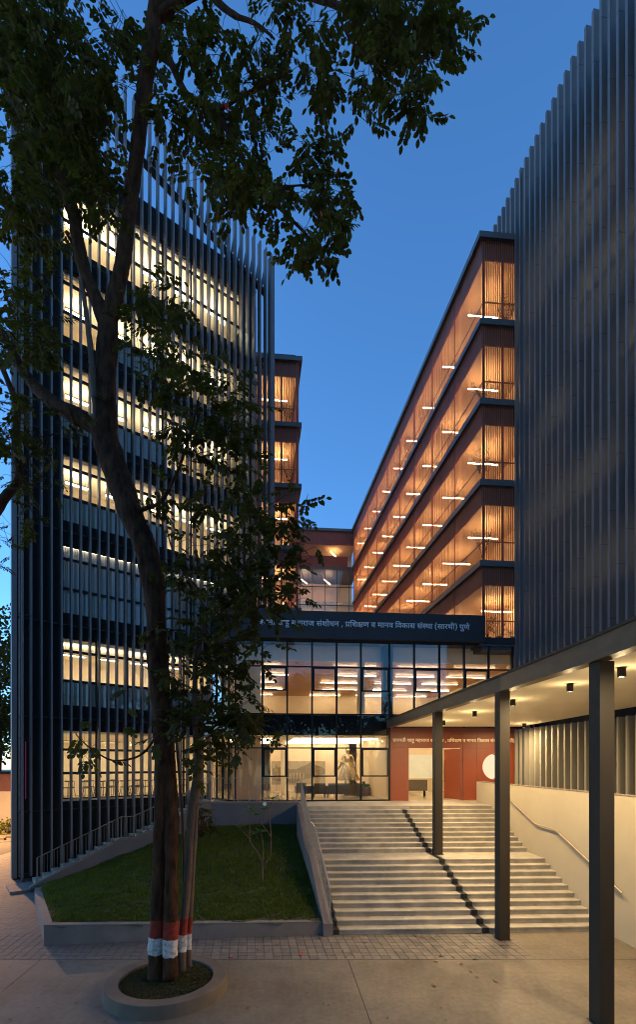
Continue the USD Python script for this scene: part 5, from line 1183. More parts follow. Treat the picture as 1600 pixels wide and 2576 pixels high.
TD = 10.55
big = thing('main_tree', 'big leaning tree with red and white painted base in the round planter', 'tree', at(408, 2448, TD))
stemA = [(392, 2462, TD, .20), (394, 2420, TD, .175), (397, 2312, TD, .155), (402, 2200, TD, .15), (404, 2100, TD, .15), (408, 2000, TD, .155), (412, 1900, TD, .20), (408, 1800, TD, .22), (398, 1690, TD, .21), (392, 1550, TD + .1, .21), (372, 1400, TD + .2, .235), (334, 1300, TD + .25, .26), (290, 1180, TD + .3, .265), (264, 1080, TD + .3, .26), (267, 980, TD + .3, .22), (270, 880, TD + .3, .215), (274, 800, TD + .3, .19)]
stemB = [(428, 2458, TD - .15, .17), (429, 2410, TD - .15, .15), (430, 2310, TD - .13, .135), (431, 2200, TD - .1, .14), (432, 2100, TD - .05, .145), (428, 2000, TD, .15), (420, 1900, TD, .17), (412, 1800, TD, .17)]
forkR = [(274, 810, TD + .3, .19), (290, 740, TD + .3, .165), (306, 680, TD + .25, .16), (324, 540, TD + .2, .155), (346, 370, TD + .1, .15), (364, 212, TD, .16), (381, 106, TD - .1, .165), (396, 0, TD - .2, .17), (420, -120, TD - .3, .15), (440, -300, TD - .4, .12), (425, -560, TD - .5, .08), (450, -850, TD - .5, .035)]
forkL = [(272, 830, TD + .3, .18), (245, 760, TD + .3, .15), (215, 688, TD + .35, .135), (182, 529, TD + .4, .14), (150, 423, TD + .5, .13), (110, 317, TD + .5, .12), (28, 159, TD + .6, .11), (-60, 40, TD + .7, .10)]
limbL = [(262, 1095, TD + .3, .18), (215, 1060, TD + .4, .17), (160, 1030, TD + .6, .16), (100, 985, TD + .9, .14), (50, 920, TD + 1.2, .12), (0, 832, TD + 1.4, .10), (-80, 760, TD + 1.6, .07)]
limbT = [(384, 60, TD - .15, .12), (430, 20, TD - .2, .10), (500, -20, TD - .3, .09), (620, -60, TD - .5, .075)]
limbC = [(372, 130, TD, .085), (420, 150, TD - .1, .075), (470, 240, TD - .3, .065), (540, 285, TD - .5, .06), (590, 360, TD - .7, .055), (628, 440, TD - .9, .05), (680, 500, TD - 1, .04), (740, 560, TD - 1.1, .028), (800, 620, TD - 1.2, .015)]
limbC2 = [(540, 285, TD - .5, .035), (600, 250, TD - .7, .03), (660, 215, TD - .9, .022), (720, 190, TD - 1, .012)]
limbC3 = [(628, 440, TD - .9, .03), (700, 470, TD - 1.1, .022), (780, 470, TD - 1.3, .016), (830, 520, TD - 1.4, .01)]
limbD = [(520, -30, TD - .4, .07), (590, 40, TD - .8, .05), (640, 60, TD - 1, .035), (690, 100, TD - 1.2, .02)]
limbE = [(600, -54, TD - .48, .075), (650, -68, TD - .6, .07), (740, -20, TD - 1, .06), (860, 20, TD - 1.4, .05), (940, 60, TD - 1.7, .04), (1010, 120, TD - 1.9, .028), (1060, 200, TD - 2.1, .014)]
limbF = [(850, 30, TD - 1.4, .025), (880, 100, TD - 1.5, .02), (930, 160, TD - 1.6, .014), (960, 240, TD - 1.6, .008)]
limbG = [(186, 540, TD + .4, .05), (205, 700, TD + .3, .05), (222, 830, TD + .2, .055), (235, 960, TD + .1, .06), (240, 1060, TD + .1, .065)]
limbH = [(400, 1000 + 820, TD, .03), (340, 1905, TD - .4, .022), (290, 1913, TD - .6, .018), (240, 1890, TD - .8, .014), (190, 1845, TD - 1, .01)]
limbI = [(330, 1290, TD + .2, .06), (395, 1270, TD - .1, .04), (440, 1200, TD - .3, .032), (470, 1120, TD - .5, .025), (500, 1000, TD - .6, .016)]
nodes = []
for k, (nm, pth, bk) in enumerate([('trunk', stemA, BARK), ('trunk', stemB, BARK), ('limb', forkR, BARK), ('limb', forkL, BARK), ('limb', limbL, BARK), ('limb', limbT, BARK), ('branch', limbC, BARK), ('branch', limbC2, BARK), ('branch', limbC3, BARK),
                                   ('branch', limbD, BARK), ('branch', limbE, BARK), ('branch', limbF, BARK), ('branch', limbG, BARK2), ('branch', limbH, BARK), ('branch', limbI, BARK)]):
    mb, P_, R_ = limb(pth, sides=26 if nm == 'trunk' else 14, seed=k)
    part(big, nm, mb, bk, smooth=True)
    if nm != 'trunk':
        nodes += list(P_)


def bands(t, path, seed, seg=26):
    mb, P_, R_ = limb(path, sides=seg, seed=seed)
    v = mb.v[0][:len(P_) * seg].reshape(len(P_), seg, 3)
    cen = P_[:, None]
    for nm, z0, z1, mm in (('white_band', .76, 1.12, M['white']), ('red_band', 1.12, 1.50, M['redpaint'])):
        zs = np.linspace(z0, z1, 4)
        rings = []
        for z in zs:
            k = int(np.argmin(abs(P_[:, 2] - z)))
            k0 = max(k - 1, 0) if P_[k, 2] > z else k
            k1 = min(k0 + 1, len(P_) - 1)
            u = (z - P_[k0, 2]) / (P_[k1, 2] - P_[k0, 2] + 1e-9)
            r = v[k0] * (1 - u) + v[k1] * u
            c = P_[k0] * (1 - u) + P_[k1] * u
            r = c + (r - c) * 1.035
            r[:, 2] += (0.07 if z in (zs[0], zs[-1]) else 0.02) * (meshkit.fbm(r * (16, 16, 3), 3, seed) - 0.5)
            rings.append(r)
        vv = np.vstack(rings)
        i, j = np.meshgrid(np.arange(3), np.arange(seg), indexing='ij')
        q = np.stack([i * seg + j, i * seg + (j + 1) % seg, (i + 1) * seg + (j + 1) % seg, (i + 1) * seg + j], -1).reshape(-1, 4)
        part(t, nm, MB().add(vv, np.vstack([q[:, [0, 1, 2]], q[:, [0, 2, 3]]])), mm, smooth=True)


bands(big, stemA, 0)
bands(big, stemB, 1)
lm, tm = MB(), MB()
big_blobs = [
    (90, 60, 120, 90, TD + .3, 1.2, 70), (40, 230, 80, 120, TD + .3, 1.2, 60), (170, 170, 90, 110, TD + .2, 1.2, 70), (240, 250, 50, 120, TD, 1.0, 34), (120, 380, 120, 110, TD + .2, 1.0, 70), (230, 420, 60, 80, TD, .8, 34),
    (60, 560, 80, 120, TD + .4, 1.0, 50), (265, 60, 40, 60, TD - .3, .6, 16), (90, 750, 100, 90, TD + .5, 1.0, 38), (250, 520, 40, 70, TD + .1, .5, 16),
    (30, 930, 60, 100, TD + .9, 1.0, 26), (130, 900, 60, 60, TD + .6, .8, 18), (50, 1150, 70, 90, TD + 1.0, .8, 24), (190, 1000, 30, 50, TD + .3, .3, 8), (90, 1280, 40, 40, TD + .8, .4, 8),
    (460, 110, 60, 90, TD - .4, .8, 34), (390, 190, 30, 60, TD, .4, 12), (540, 110, 50, 90, TD - .6, .6, 22), (640, 130, 50, 60, TD - .9, .6, 18), (430, 330, 50, 60, TD - .3, .5, 22), (520, 330, 60, 70, TD - .6, .6, 34), (600, 260, 70, 60, TD - .8, .6, 30),
    (660, 250, 50, 60, TD - .9, .5, 18), (560, 440, 60, 50, TD - .8, .6, 30), (650, 400, 50, 60, TD - 1, .5, 26), (720, 480, 60, 50, TD - 1.2, .5, 26), (790, 390, 35, 45, TD - 1.3, .4, 14), (800, 460, 45, 45, TD - 1.3, .4, 20), (760, 590, 50, 50, TD - 1.2, .4, 26), (830, 590, 35, 60, TD - 1.3, .4, 18), (600, 500, 40, 50, TD - .9, .4, 18), (820, 530, 40, 40, TD - 1.3, .4, 12),
    (740, 80, 70, 70, TD - 1.1, .6, 34), (790, 170, 40, 60, TD - 1.2, .5, 22), (880, 50, 70, 60, TD - 1.4, .6, 30), (980, 40, 80, 60, TD - 1.7, .6, 36), (1080, 70, 70, 70, TD - 2, .6, 34), (1110, 30, 50, 50, TD - 2, .5, 16), (930, 180, 45, 40, TD - 1.6, .4, 16), (1040, 170, 50, 50, TD - 2, .4, 18), (905, 260, 22, 35, TD - 1.6, .2, 6), (1020, 270, 40, 40, TD - 2, .3, 16), (990, 130, 40, 40, TD - 1.8, .3, 10),
    (400, 700, 40, 60, TD - .2, .4, 18), (350, 790, 50, 60, TD, .5, 26), (420, 850, 50, 60, TD - .3, .5, 26), (370, 930, 60, 60, TD - .2, .6, 28), (470, 960, 60, 60, TD - .5, .5, 30), (560, 930, 50, 40, TD - .6, .5, 16), (430, 1060, 60, 60, TD - .3, .5, 28), (530, 1060, 70, 60, TD - .6, .6, 34), (600, 1130, 50, 60, TD - .7, .5, 22), (500, 1160, 60, 50, TD - .5, .5, 24), (620, 1020, 40, 40, TD - .7, .4, 12), (430, 1230, 50, 50, TD - .3, .4, 18), (560, 1260, 60, 50, TD - .6, .5, 22),
    (185, 1850, 40, 30, TD - 1, .15, 4), (275, 1895, 38, 10, TD - .6, .1, 2), (340, 1800, 50, 18, TD - .4, .2, 6), (440, 1805, 40, 16, TD - .5, .2, 5),
]
big_blobs += [(x_, y_, 160, 130, TD + d_, 1.6, 34) for x_, y_, d_ in ((-160, 100, 0), (-200, 420, .4), (100, -220, 0), (420, -260, -.5), (760, -240, -1), (1060, -180, -1.6), (250, -560, 0), (650, -560, -.8), (1000, -480, -1.4), (-120, -400, 0), (200, -950, 0), (650, -950, -.6))]  # unseen crown clumps above the frame, added to shade the ground from the sky
big_blobs += [(60, 120, 120, 160, TD + .8, .5, 60), (130, 300, 140, 120, TD + .7, .5, 60), (60, 480, 100, 120, TD + .8, .5, 40), (230, 330, 60, 130, TD + .6, .4, 30)]
crown(big_blobs, nodes, lm, tm)
finish_tree(big, lm, tm, 180)
# red blossom in the crown
M['blossom'] = mat('red_blossom', (0.5, 0.02, 0.02), 0.6, 0, 0.2)
for k, (px, py, D) in enumerate(((847, 447, TD - 1.3), (632, 226, TD - .8), (813, 552, TD - 1.2), (568, 278, TD - .7))):
    mb = MB()
    o = at(px, py, D)
    for j in range(6):
        ax = rv() * 0.8 + (0, 0, 0.5)
        leaflet(mb, o, ax / np.linalg.norm(ax), rv(), 0.13, 0.05)
    part(big, 'blossom', mb, M['blossom'])

sl = thing('slender_tree', 'slim pale barked leafy tree right of the big trunk in the same planter', 'tree', at(460, 2440, TD))
s1 = [(456, 2440, TD + .1, .105), (458, 2380, TD + .1, .095), (463, 2310, TD + .1, .09), (470, 2240, TD + .1, .09), (477, 2147, TD + .1, .09), (483, 2041, TD + .1, .095), (494, 1975, TD + .05, .11), (499, 1909, TD, .075), (491, 1829, TD, .062), (490, 1750, TD, .058), (492, 1667, TD, .055), (508, 1595, TD, .05), (521, 1540, TD - .05, .045), (560, 1480, TD - .2, .035), (620, 1420, TD - .4, .026), (690, 1340, TD - .6, .015)]
s2 = [(476, 2430, TD + .2, .07), (474, 2380, TD + .2, .065), (478, 2310, TD + .18, .06), (484, 2200, TD + .15, .055), (490, 2100, TD + .12, .055), (495, 2000, TD + .08, .06)]
s3 = [(443, 1850, TD + .3, .03), (452, 1960, TD + .25, .032), (460, 2080, TD + .2, .034), (463, 2250, TD + .2, .036), (462, 2420, TD + .2, .04)]
b1 = [(521, 1545, TD, .03), (490, 1480, TD, .026), (440, 1400, TD + .1, .022), (420, 1330, TD + .1, .012)]
b2 = [(490, 1700, TD, .025), (450, 1650, TD - .1, .02), (420, 1580, TD - .1, .014)]
b3 = [(495, 1880, TD, .025), (560, 1820, TD - .2, .018), (610, 1770, TD - .3, .01)]
b4 = [(492, 1667, TD, .025), (560, 1640, TD - .2, .018), (620, 1610, TD - .3, .01)]
nodes = []
for k, (nm, pth) in enumerate([('trunk', s1), ('trunk', s2), ('trunk', s3[::-1]), ('branch', b1), ('branch', b2), ('branch', b3), ('branch', b4)]):
    mb, P_, R_ = limb(pth, sides=12, seed=20 + k)
    part(sl, nm, mb, BARK2, smooth=True)
    nodes += list(P_[len(P_) // 2:])
bands(sl, s1, 20, 12)
bands(sl, s2, 21, 12)
lm, tm = MB(), MB()
sl_blobs = [(680, 1300, 50, 50, TD - .6, .4, 22), (730, 1270, 25, 40, TD - .6, .2, 8), (640, 1360, 60, 40, TD - .5, .4, 20), (700, 1400, 50, 40, TD - .6, .3, 18), (620, 1450, 60, 40, TD - .4, .4, 22), (690, 1490, 50, 40, TD - .6, .3, 18), (720, 1530, 25, 30, TD - .6, .2, 6), (540, 1400, 60, 50, TD - .2, .5, 26), (450, 1400, 50, 40, TD, .5, 16), (470, 1480, 50, 40, TD, .4, 16), (560, 1520, 60, 40, TD - .3, .4, 24), (640, 1550, 40, 30, TD - .4, .3, 12),
            (440, 1590, 40, 40, TD - .1, .3, 16), (450, 1680, 30, 40, TD - .1, .3, 14), (540, 1600, 50, 40, TD - .2, .3, 22), (600, 1640, 40, 50, TD - .3, .3, 18), (560, 1700, 50, 40, TD - .2, .3, 26), (540, 1780, 60, 40, TD - .2, .4, 44), (590, 1820, 50, 35, TD - .3, .3, 32), (640, 1800, 25, 20, TD - .4, .2, 8), (520, 1860, 40, 30, TD - .1, .3, 22), (470, 1770, 30, 40, TD, .3, 16), (520, 1920, 20, 30, TD, .2, 6)]
crown(sl_blobs, nodes, lm, tm, leafL=0.135, leafW=0.075)
finish_tree(sl, lm, tm, 100)

# dark neighbour limb at the far left edge
nb = thing('left_edge_tree', 'dark twisted tree limb with feathery twigs at the left edge', 'tree', at(-140, 2440, 12.2))
n1 = [(-140, 2440, 12.2, .28), (-130, 2000, 12.2, .25), (-90, 1500, 12.2, .22), (-30, 1310, 12.2, .16), (5, 1262, 12.2, .12), (50, 1195, 12.2, .105), (40, 1120, 12.2, .095), (44, 1040, 12.3, .085), (20, 960, 12.4, .07), (-30, 860, 12.6, .05)]
n2 = [(48, 1190, 12.2, .03), (100, 1120, 12.0, .02), (150, 1080, 11.9, .01)]
nodes = []
for k, (nm, pth) in enumerate([('trunk', n1), ('branch', n2)]):
    mb, P_, R_ = limb(pth, sides=12, seed=40 + k)
    part(nb, nm, mb, BARK, smooth=True)
    nodes += list(P_[len(P_) // 2:])
lm, tm = MB(), MB()
crown([(20, 1030, 60, 90, 12.2, .5, 22), (60, 1180, 60, 60, 12.0, .5, 18), (10, 1330, 30, 40, 12.2, .3, 8), (130, 1110, 50, 40, 11.9, .3, 8), (10, 800, 40, 80, 12.4, .5, 16)], nodes, lm, tm, leafL=0.075, leafW=0.035, pairs=7)
finish_tree(nb, lm, tm, 20)

# ================================================================== round planter
pc = at(420, 2455, 10.45)
pcx, pcy = pc[0], 10.45
t = thing('round_tree_planter', 'low round concrete planter ring around the trees in the driveway', 'planter', (pcx, pcy, 0))
prof = [(0.975, -0.02), (0.975, 0.255), (0.985, 0.268), (1.25, 0.268), (1.265, 0.25), (1.29, -0.02), (0.975, -0.02)]
N = 72
vv, ff = [], []
for k in range(N):
    a = 2 * math.pi * k / N
    for r, z in prof[:-1]:
        vv.append((pcx + r * math.cos(a), pcy + r * math.sin(a), z))
n_ = len(prof) - 1
for k in range(N):
    for j in range(n_):
        a, b = k * n_ + j, k * n_ + (j + 1) % n_
        c, d = ((k + 1) % N) * n_ + (j + 1) % n_, ((k + 1) % N) * n_ + j
        ff += [[a, b, c], [a, c, d]]
M['ring'] = mat('planter_concrete', (0.095, 0.066, 0.045), 0.8, 0, 0.25, 2.2, bump=0.2, bscale=22)
part(t, 'ring', MB().add(vv, np.array(ff)[:, ::-1]), M['ring'], smooth=40)
part(t, 'soil', MB().tube([(pcx, pcy, 0.05), (pcx, pcy, 0.20)], 0.98, 40), M['soil'])
pts = []
while len(pts) < 2600:
    x, y = nrng.uniform(-1, 1, 2)
    if x * x + y * y < 0.95:
        pts.append((pcx + x * .96, pcy + y * .96, 0.195))
scatter('planter_grass', 'short dry brown grass filling the round tree planter', 'grass', [tuft(50 + k, 8, 0.05, 0.04) for k in range(3)], pts, nrng.uniform(0.6, 1.2, len(pts)), M['drygrass'])

# ================================================================== plumeria sapling and shrub on the lawn
pl = thing('plumeria_sapling', 'bare stemmed young plumeria with leaf rosettes and a white bloom on the lawn', 'small tree', at(660, 2212, 16.5))
PD = 16.5
ptw = [[(660, 2214, .032), (661, 2176, .03)], [(661, 2178, .026), (653, 2152, .024), (628, 2108, .021), (628, 2054, .015), (629, 2036, .012)], [(628, 2108, .018), (614, 2094, .015), (607, 2080, .012)], [(661, 2176, .022), (662, 2131, .018), (658, 2102, .014), (653, 2093, .012)],
       [(661, 2176, .024), (681, 2147, .022), (682, 2102, .02), (677, 2049, .014), (684, 2012, .012)], [(682, 2104, .018), (668, 2084, .015), (654, 2062, .013), (664, 2038, .012)]]
for k, q in enumerate(ptw):
    mb, P_, R_ = limb([(a, b, PD + (0.2 * math.sin(k * 2.1)) * (j / len(q)), r) for j, (a, b, r) in enumerate(q)], sides=8, seed=60 + k)
    part(pl, 'trunk' if k == 0 else 'stem', mb, BARK2, smooth=True)
GREEN = leaf_mat('plumeria_leaf', [(0, (0.08, 0.13, 0.04)), (1, (0.16, 0.22, 0.07))], 0.3)
for px, py in ((630, 2036), (607, 2079), (653, 2092), (665, 2036), (685, 2010), (646, 2050)):
    o = at(px, py, PD)
    for j in range(11):
        a = j * 2.4 + px
        ax = np.array([math.cos(a), math.sin(a), nrng.uniform(-0.15, 0.7)])
        mb = MB()
        leaflet(mb, o, ax / np.linalg.norm(ax), np.array([0, 0, 1.0]), nrng.uniform(.24, .36), .10)
        part(pl, 'leaf', mb, GREEN)
mb = MB()
o = at(666, 2021, PD - .15)
for j in range(6):
    a = j * 1.05
    ax = np.array([math.cos(a), -.4, math.sin(a)])
    leaflet(mb, o, ax / np.linalg.norm(ax), np.array([0, -1.0, 0]), .075, .06)
part(pl, 'white_bloom', mb, M['letter'])
sh = thing('lawn_shrub', 'small dark leafy shrub below the left end of the terrace wall', 'shrub', at(505, 2105, 20.5))
lm, tm = MB(), MB()
base_ = at(505, 2105, 20.5)
for k in range(46):
    a = rv()
    e_ = base_ + np.array([a[0] * .5, a[1] * .4, 0.25 + abs(a[2]) * 1.0])
    tm.tube([base_ + (a[0] * .05, 0, 0), (base_ + e_) / 2 + (0, 0, .1), e_], [.012, .008, .004], 4, cap=False)
    spray(lm, tm, e_, L=.3, pairs=3, droop=.3, leafL=.16, leafW=.07)
part(sh, 'foliage', lm, LEAF, kind='stuff')
part(sh, 'stems', tm, BARK, kind='stuff')

# ================================================================== inside the lobby
names6 = ['leftmost', 'second', 'third', 'fourth', 'fifth', 'rightmost']
SL0 = None


def strip_light(p_, ln, rot, lab, g):
    global SL0
    if SL0 is None:
        SL0 = thing('ceiling_strip_light', lab, 'ceiling light', p_, rot, g)
        part(SL0, 'diffuser', MB().cbox((p_[0], p_[1], p_[2]), 2.4, 0.04, 0.03), M['strip'])
        part(SL0, 'channel', MB().cbox((p_[0], p_[1], p_[2] + 0.032), 2.44, 0.08, 0.022), M['white'])
    else:
        dup(SL0, p_, rot, lab, g)


RW = ('nearest', 'second', 'middle', 'fourth', 'farthest')
CW = ('at the left by the trees', 'above the statue', 'right of the dark column', 'at the right by the canopy')
for row, d in enumerate((2.4, 4.8, 7.4, 10.2, 13.2)):
    for s in (-2.9, 2.4, 6.0, 9.2):
        strip_light(FB.p(s + (0.6 if row % 2 else 0.0), d, 10.18), 2.4, 4.9, f'strip light on the wooden upper lobby ceiling, {RW[row]} row, {CW[(-2.9, 2.4, 6.0, 9.2).index(s)]}', 'strip lights on the wooden lobby ceiling')
for d in (2.6, 4.2, 6.4, 8.2):
    for s in (-3.3, 0.2, 2.6):
        strip_light(FB.p(s, d, 6.25), 2.4, 4.9, f'strip light on the pale ground floor lobby ceiling, {dict(zip((2.6, 4.2, 6.4, 8.2), ("nearest", "second", "third", "farthest")))[d]} row, {dict(zip((-3.3, 0.2, 2.6), ("left", "middle", "right")))[s]}', 'strip lights on the ground floor lobby ceiling')
for d in (0.8, 2.2, 4.2, 6.4):  # nearest row added to brighten the doorway and the round window
    for s in (5.8, 9.0):
        strip_light(FB.p(s, d, 6.25), 2.4, 4.9, f'reception strip light unseen behind the {"open door" if s < 7 else "round window"} in the red wall, {dict(zip((0.8, 2.2, 4.2, 6.4), ("nearest", "second", "third", "farthest")))[d]}', 'strip lights in the reception')
# balustrade and stair far inside on the upper floor
t = thing('upper_balustrade', 'pale lobby balustrade of thin bars seen through the upper glass', 'railing')
rail(t, [FB.p(-0.6, 11.6, ZS1 - 0.06), FB.p(8.0, 11.6, ZS1 - 0.06)], 1.1, step=0.2, mat_=M['frame'])
t = thing('inner_stair_rail', 'slanting ladder like stair rail inside the upper lobby', 'railing')
mb = MB()
for h in (0.15, 0.55, 0.95):
    mb.tube([FB.p(-2.1, 11.2, ZS1 - 0.3 + h), FB.p(-0.65, 12.0, ZS1 + 0.05 + h)], 0.025, 6)
for k in range(6):
    mb.tube([FB.p(-2.1 + 0.28 * k, 11.2 + .15 * k, ZS1 - 0.3 + .065 * k), FB.p(-2.1 + .28 * k, 11.2 + .15 * k, ZS1 + .68 + .07 * k)], 0.02, 6)
part(t, 'bars', mb, M['frame'])
# fort mural: a painted board with low relief
t = thing('fort_mural', 'wide brown mural of an old fort wall on the lobby back wall', 'mural')
part(t, 'board', FB.box(MB(), -1.9, 1.75, 8.93, 8.99, 3.45, 5.05), M['mural'])
prof = [(-1.85, 3.75), (-1.85, 4.55), (-1.7, 4.6), (-1.62, 4.9), (-1.5, 4.62), (-1.0, 4.68), (-.7, 4.5), (-.2, 4.5), (.1, 4.66), (.5, 4.82), (.75, 4.98), (1.0, 4.82), (1.5, 4.66), (1.7, 4.5), (1.7, 4.2), (1.1, 3.9), (.4, 3.85), (-.4, 3.55), (-1.2, 3.65)]
m = trimesh.creation.extrude_polygon(SPoly(prof).buffer(0), 0.04, engine='earcut')
v = np.array(m.vertices)
part(t, 'fort_shape', MB().add(FB.o + v[:, :1] * FB.e + (8.925 - v[:, 2:]) * FB.i + np.concatenate([np.zeros((len(v), 2)), v[:, 1:2]], 1), m.faces), M['muralart'])
mb = MB()
for k in range(9):
    FB.box(mb, -1.55 + .22 * k, -1.48 + .22 * k, 8.86, 8.885, 3.85 - .01 * k, 4.25)
part(t, 'buttress', mb, M['mural'])

# seats
SO = None


def sofa(p_, w, rot, lab):
    t = thing('lobby_sofa', lab, 'sofa', p_, rot)
    x, y, z = p_
    part(t, 'seat', MB().cbox((x, y, z + 0.33), w, 0.72, 0.22), M['sofa'])
    part(t, 'backrest', MB().cbox((x, y - 0.34, z + 0.52), w, 0.14, 0.58), M['sofa'])
    for sx in (-1, 1):
        part(t, 'armrest', MB().cbox((x + sx * (w / 2 + 0.06), y, z + 0.43), 0.12, 0.8, 0.42), M['sofa'])
    for sx in (-1, 1):
        for sy in (-1, 1):
            part(t, 'leg', MB().tube([(x + sx * (w / 2), y + sy * .32, z), (x + sx * (w / 2 - .03), y + sy * .32, z + .23)], [.015, .025], 6), M['chairdark'])


zf = 3.0
sofa(FB.p(1.72, 2.3, zf), 1.75, 4, 'long dark lobby sofa with its back to the glass, before the statue')
sofa(FB.p(0.42, 2.5, zf), 0.62, 4, 'dark lobby armchair between the long sofa and the left one')
sofa(FB.p(-0.30, 2.9, zf), 0.6, -40, 'dark lobby armchair turned sideways, leftmost of the seats')
sofa(FB.p(3.05, 4.6, zf), 0.5, 90, 'pale lobby armchair beside the green planter box')
t = thing('lobby_planter', 'rough stone trough of bright green plants in the lobby', 'planter')
tr = trimesh.creation.box((1.5, 0.6, 0.5))
tr = tr.subdivide().subdivide().subdivide()
vv = np.array(tr.vertices)
vv = vv + 0.03 * (meshkit.noise(vv * 9)[:, None] - 0.5) * np.sign(vv)
part(t, 'trough', MB().add(vv + FB.p(2.9, 4.2, zf + .25), tr.faces), M['concrete'])
lm = MB()
for k in range(150):
    o = FB.p(2.9 + nrng.uniform(-.7, .7), 4.2 + nrng.uniform(-.25, .25), zf + .5)
    ax = rv() * .8 + (0, 0, .9)
    leaflet(lm, o, ax / np.linalg.norm(ax), rv(), .22, .07)
part(t, 'plants', lm, leaf_mat('bright_leaf', [(0, (0.08, 0.2, 0.03)), (1, (0.2, 0.36, 0.07))], .3), kind='stuff')

# statue of a robed figure on a plinth
import manifold3d as m3
sp = FB.p(2.42, 4.6, 0)
st = thing('robed_statue', 'bronze statue of a standing robed figure on a plinth in the lobby', 'statue', (sp[0], sp[1], 3.0))


def figure():
    def ball(c, r):
        return m3.Manifold.sphere(r, 18).translate(c)

    def bone(a, ra, b, rb):
        return m3.Manifold.batch_hull([ball(a, ra), ball(b, rb)])
    B = []
    B += [bone((0, 0, 1.15), .17, (0, 0, 1.42), .19), bone((-.19, 0, 1.58), .09, (.19, 0, 1.58), .09), bone((0, 0, 1.40), .17, (0, 0, 1.56), .14), bone((0, 0, 1.6), .075, (0, -.01, 1.72), .07)]
    B += [bone((0, -.02, 1.80), .105, (0, -.03, 1.90), .115), bone((0, -.0, 1.93), .13, (0, .02, 1.99), .10)]
    B += [bone((-.24, 0, 1.55), .075, (-.38, -.04, 1.27), .065), bone((-.38, -.04, 1.27), .06, (-.22, -.22, 1.18), .05), bone((.24, 0, 1.55), .075, (.36, .02, 1.25), .065), bone((.36, .02, 1.25), .06, (.42, -.1, .98), .05)]
    B += [bone((-.1, -.02, .25), .065, (-.12, -.03, .06), .055), bone((.12, -.02, .25), .065, (.16, -.03, .06), .055), bone((-.12, -.03, .04), .05, (-.14, -.2, .03), .035), bone((.16, -.03, .04), .05, (.22, -.2, .03), .035)]
    B += [bone((-.30, 0, 1.25), .10, (-.52, .05, .85), .05), bone((.30, .05, 1.3), .10, (.46, .08, .7), .09)]
    u = m3.Manifold.batch_boolean(B, m3.OpType.Add)
    return trimesh.Trimesh(*(lambda q: (q.vert_properties[:, :3], q.tri_verts))(u.refine_to_length(0.04).to_mesh()))


fg = figure()
trimesh.smoothing.filter_taubin(fg, iterations=8)
# pleated robe: a lathe with folds
rows, segs = 22, 64
vv = []
for i in range(rows):
    u = i / (rows - 1)
    z = 0.22 + (1.28 - 0.22) * u
    r = 0.40 * (1 - u) ** 0.8 + 0.17
    for j in range(segs):
        a = 2 * math.pi * j / segs
        fold = 1 + (1 - u) * 0.13 * math.sin(13 * a + 2.5 * u) + 0.05 * math.sin(5 * a + 3 * u)
        vv.append((r * fold * math.cos(a) + .05 * (1 - u), r * fold * 0.78 * math.sin(a), z + 0.03 * math.sin(3 * a) * (1 - u)))
i, j = np.meshgrid(np.arange(rows - 1), np.arange(segs), indexing='ij')
q = np.stack([i * segs + j, i * segs + (j + 1) % segs, (i + 1) * segs + (j + 1) % segs, (i + 1) * segs + j], -1).reshape(-1, 4)
off = np.array([sp[0], sp[1], 3.66])
part(st, 'figure', MB().add(np.array(fg.vertices) * 1.06 + off, fg.faces), M['bronze'], smooth=True)
part(st, 'robe', MB().add(np.array(vv) * 1.06 + off, np.vstack([q[:, [0, 1, 2]], q[:, [0, 2, 3]]])), M['bronze'], smooth=True)
part(st, 'plinth', MB().cbox((sp[0], sp[1], 3.33), 0.9, 0.8, 0.66), M['cream'])
t = thing('reception_partition', 'pale frosted glass partition seen through the open door', 'partition')
part(t, 'glass_panel', FB.box(MB(), 4.6, 8.2, 6.0, 6.06, 3.95, 5.45), M['aqua'])
part(t, 'desk_front', FB.box(MB(), 4.4, 6.7, 3.0, 3.1, 3.32, 3.95), M['sofa'])
part(t, 'desk_legs', FB.box(FB.box(MB(), 4.45, 4.55, 3.0, 3.1, 3.0, 3.32), 6.5, 6.6, 3.0, 3.1, 3.0, 3.32), M['frame'])
part(block, 'reception_wall', FB.box(MB(), 3.9, 11.4, 8.0, 8.2, 3.0, 6.3), M['cream'])

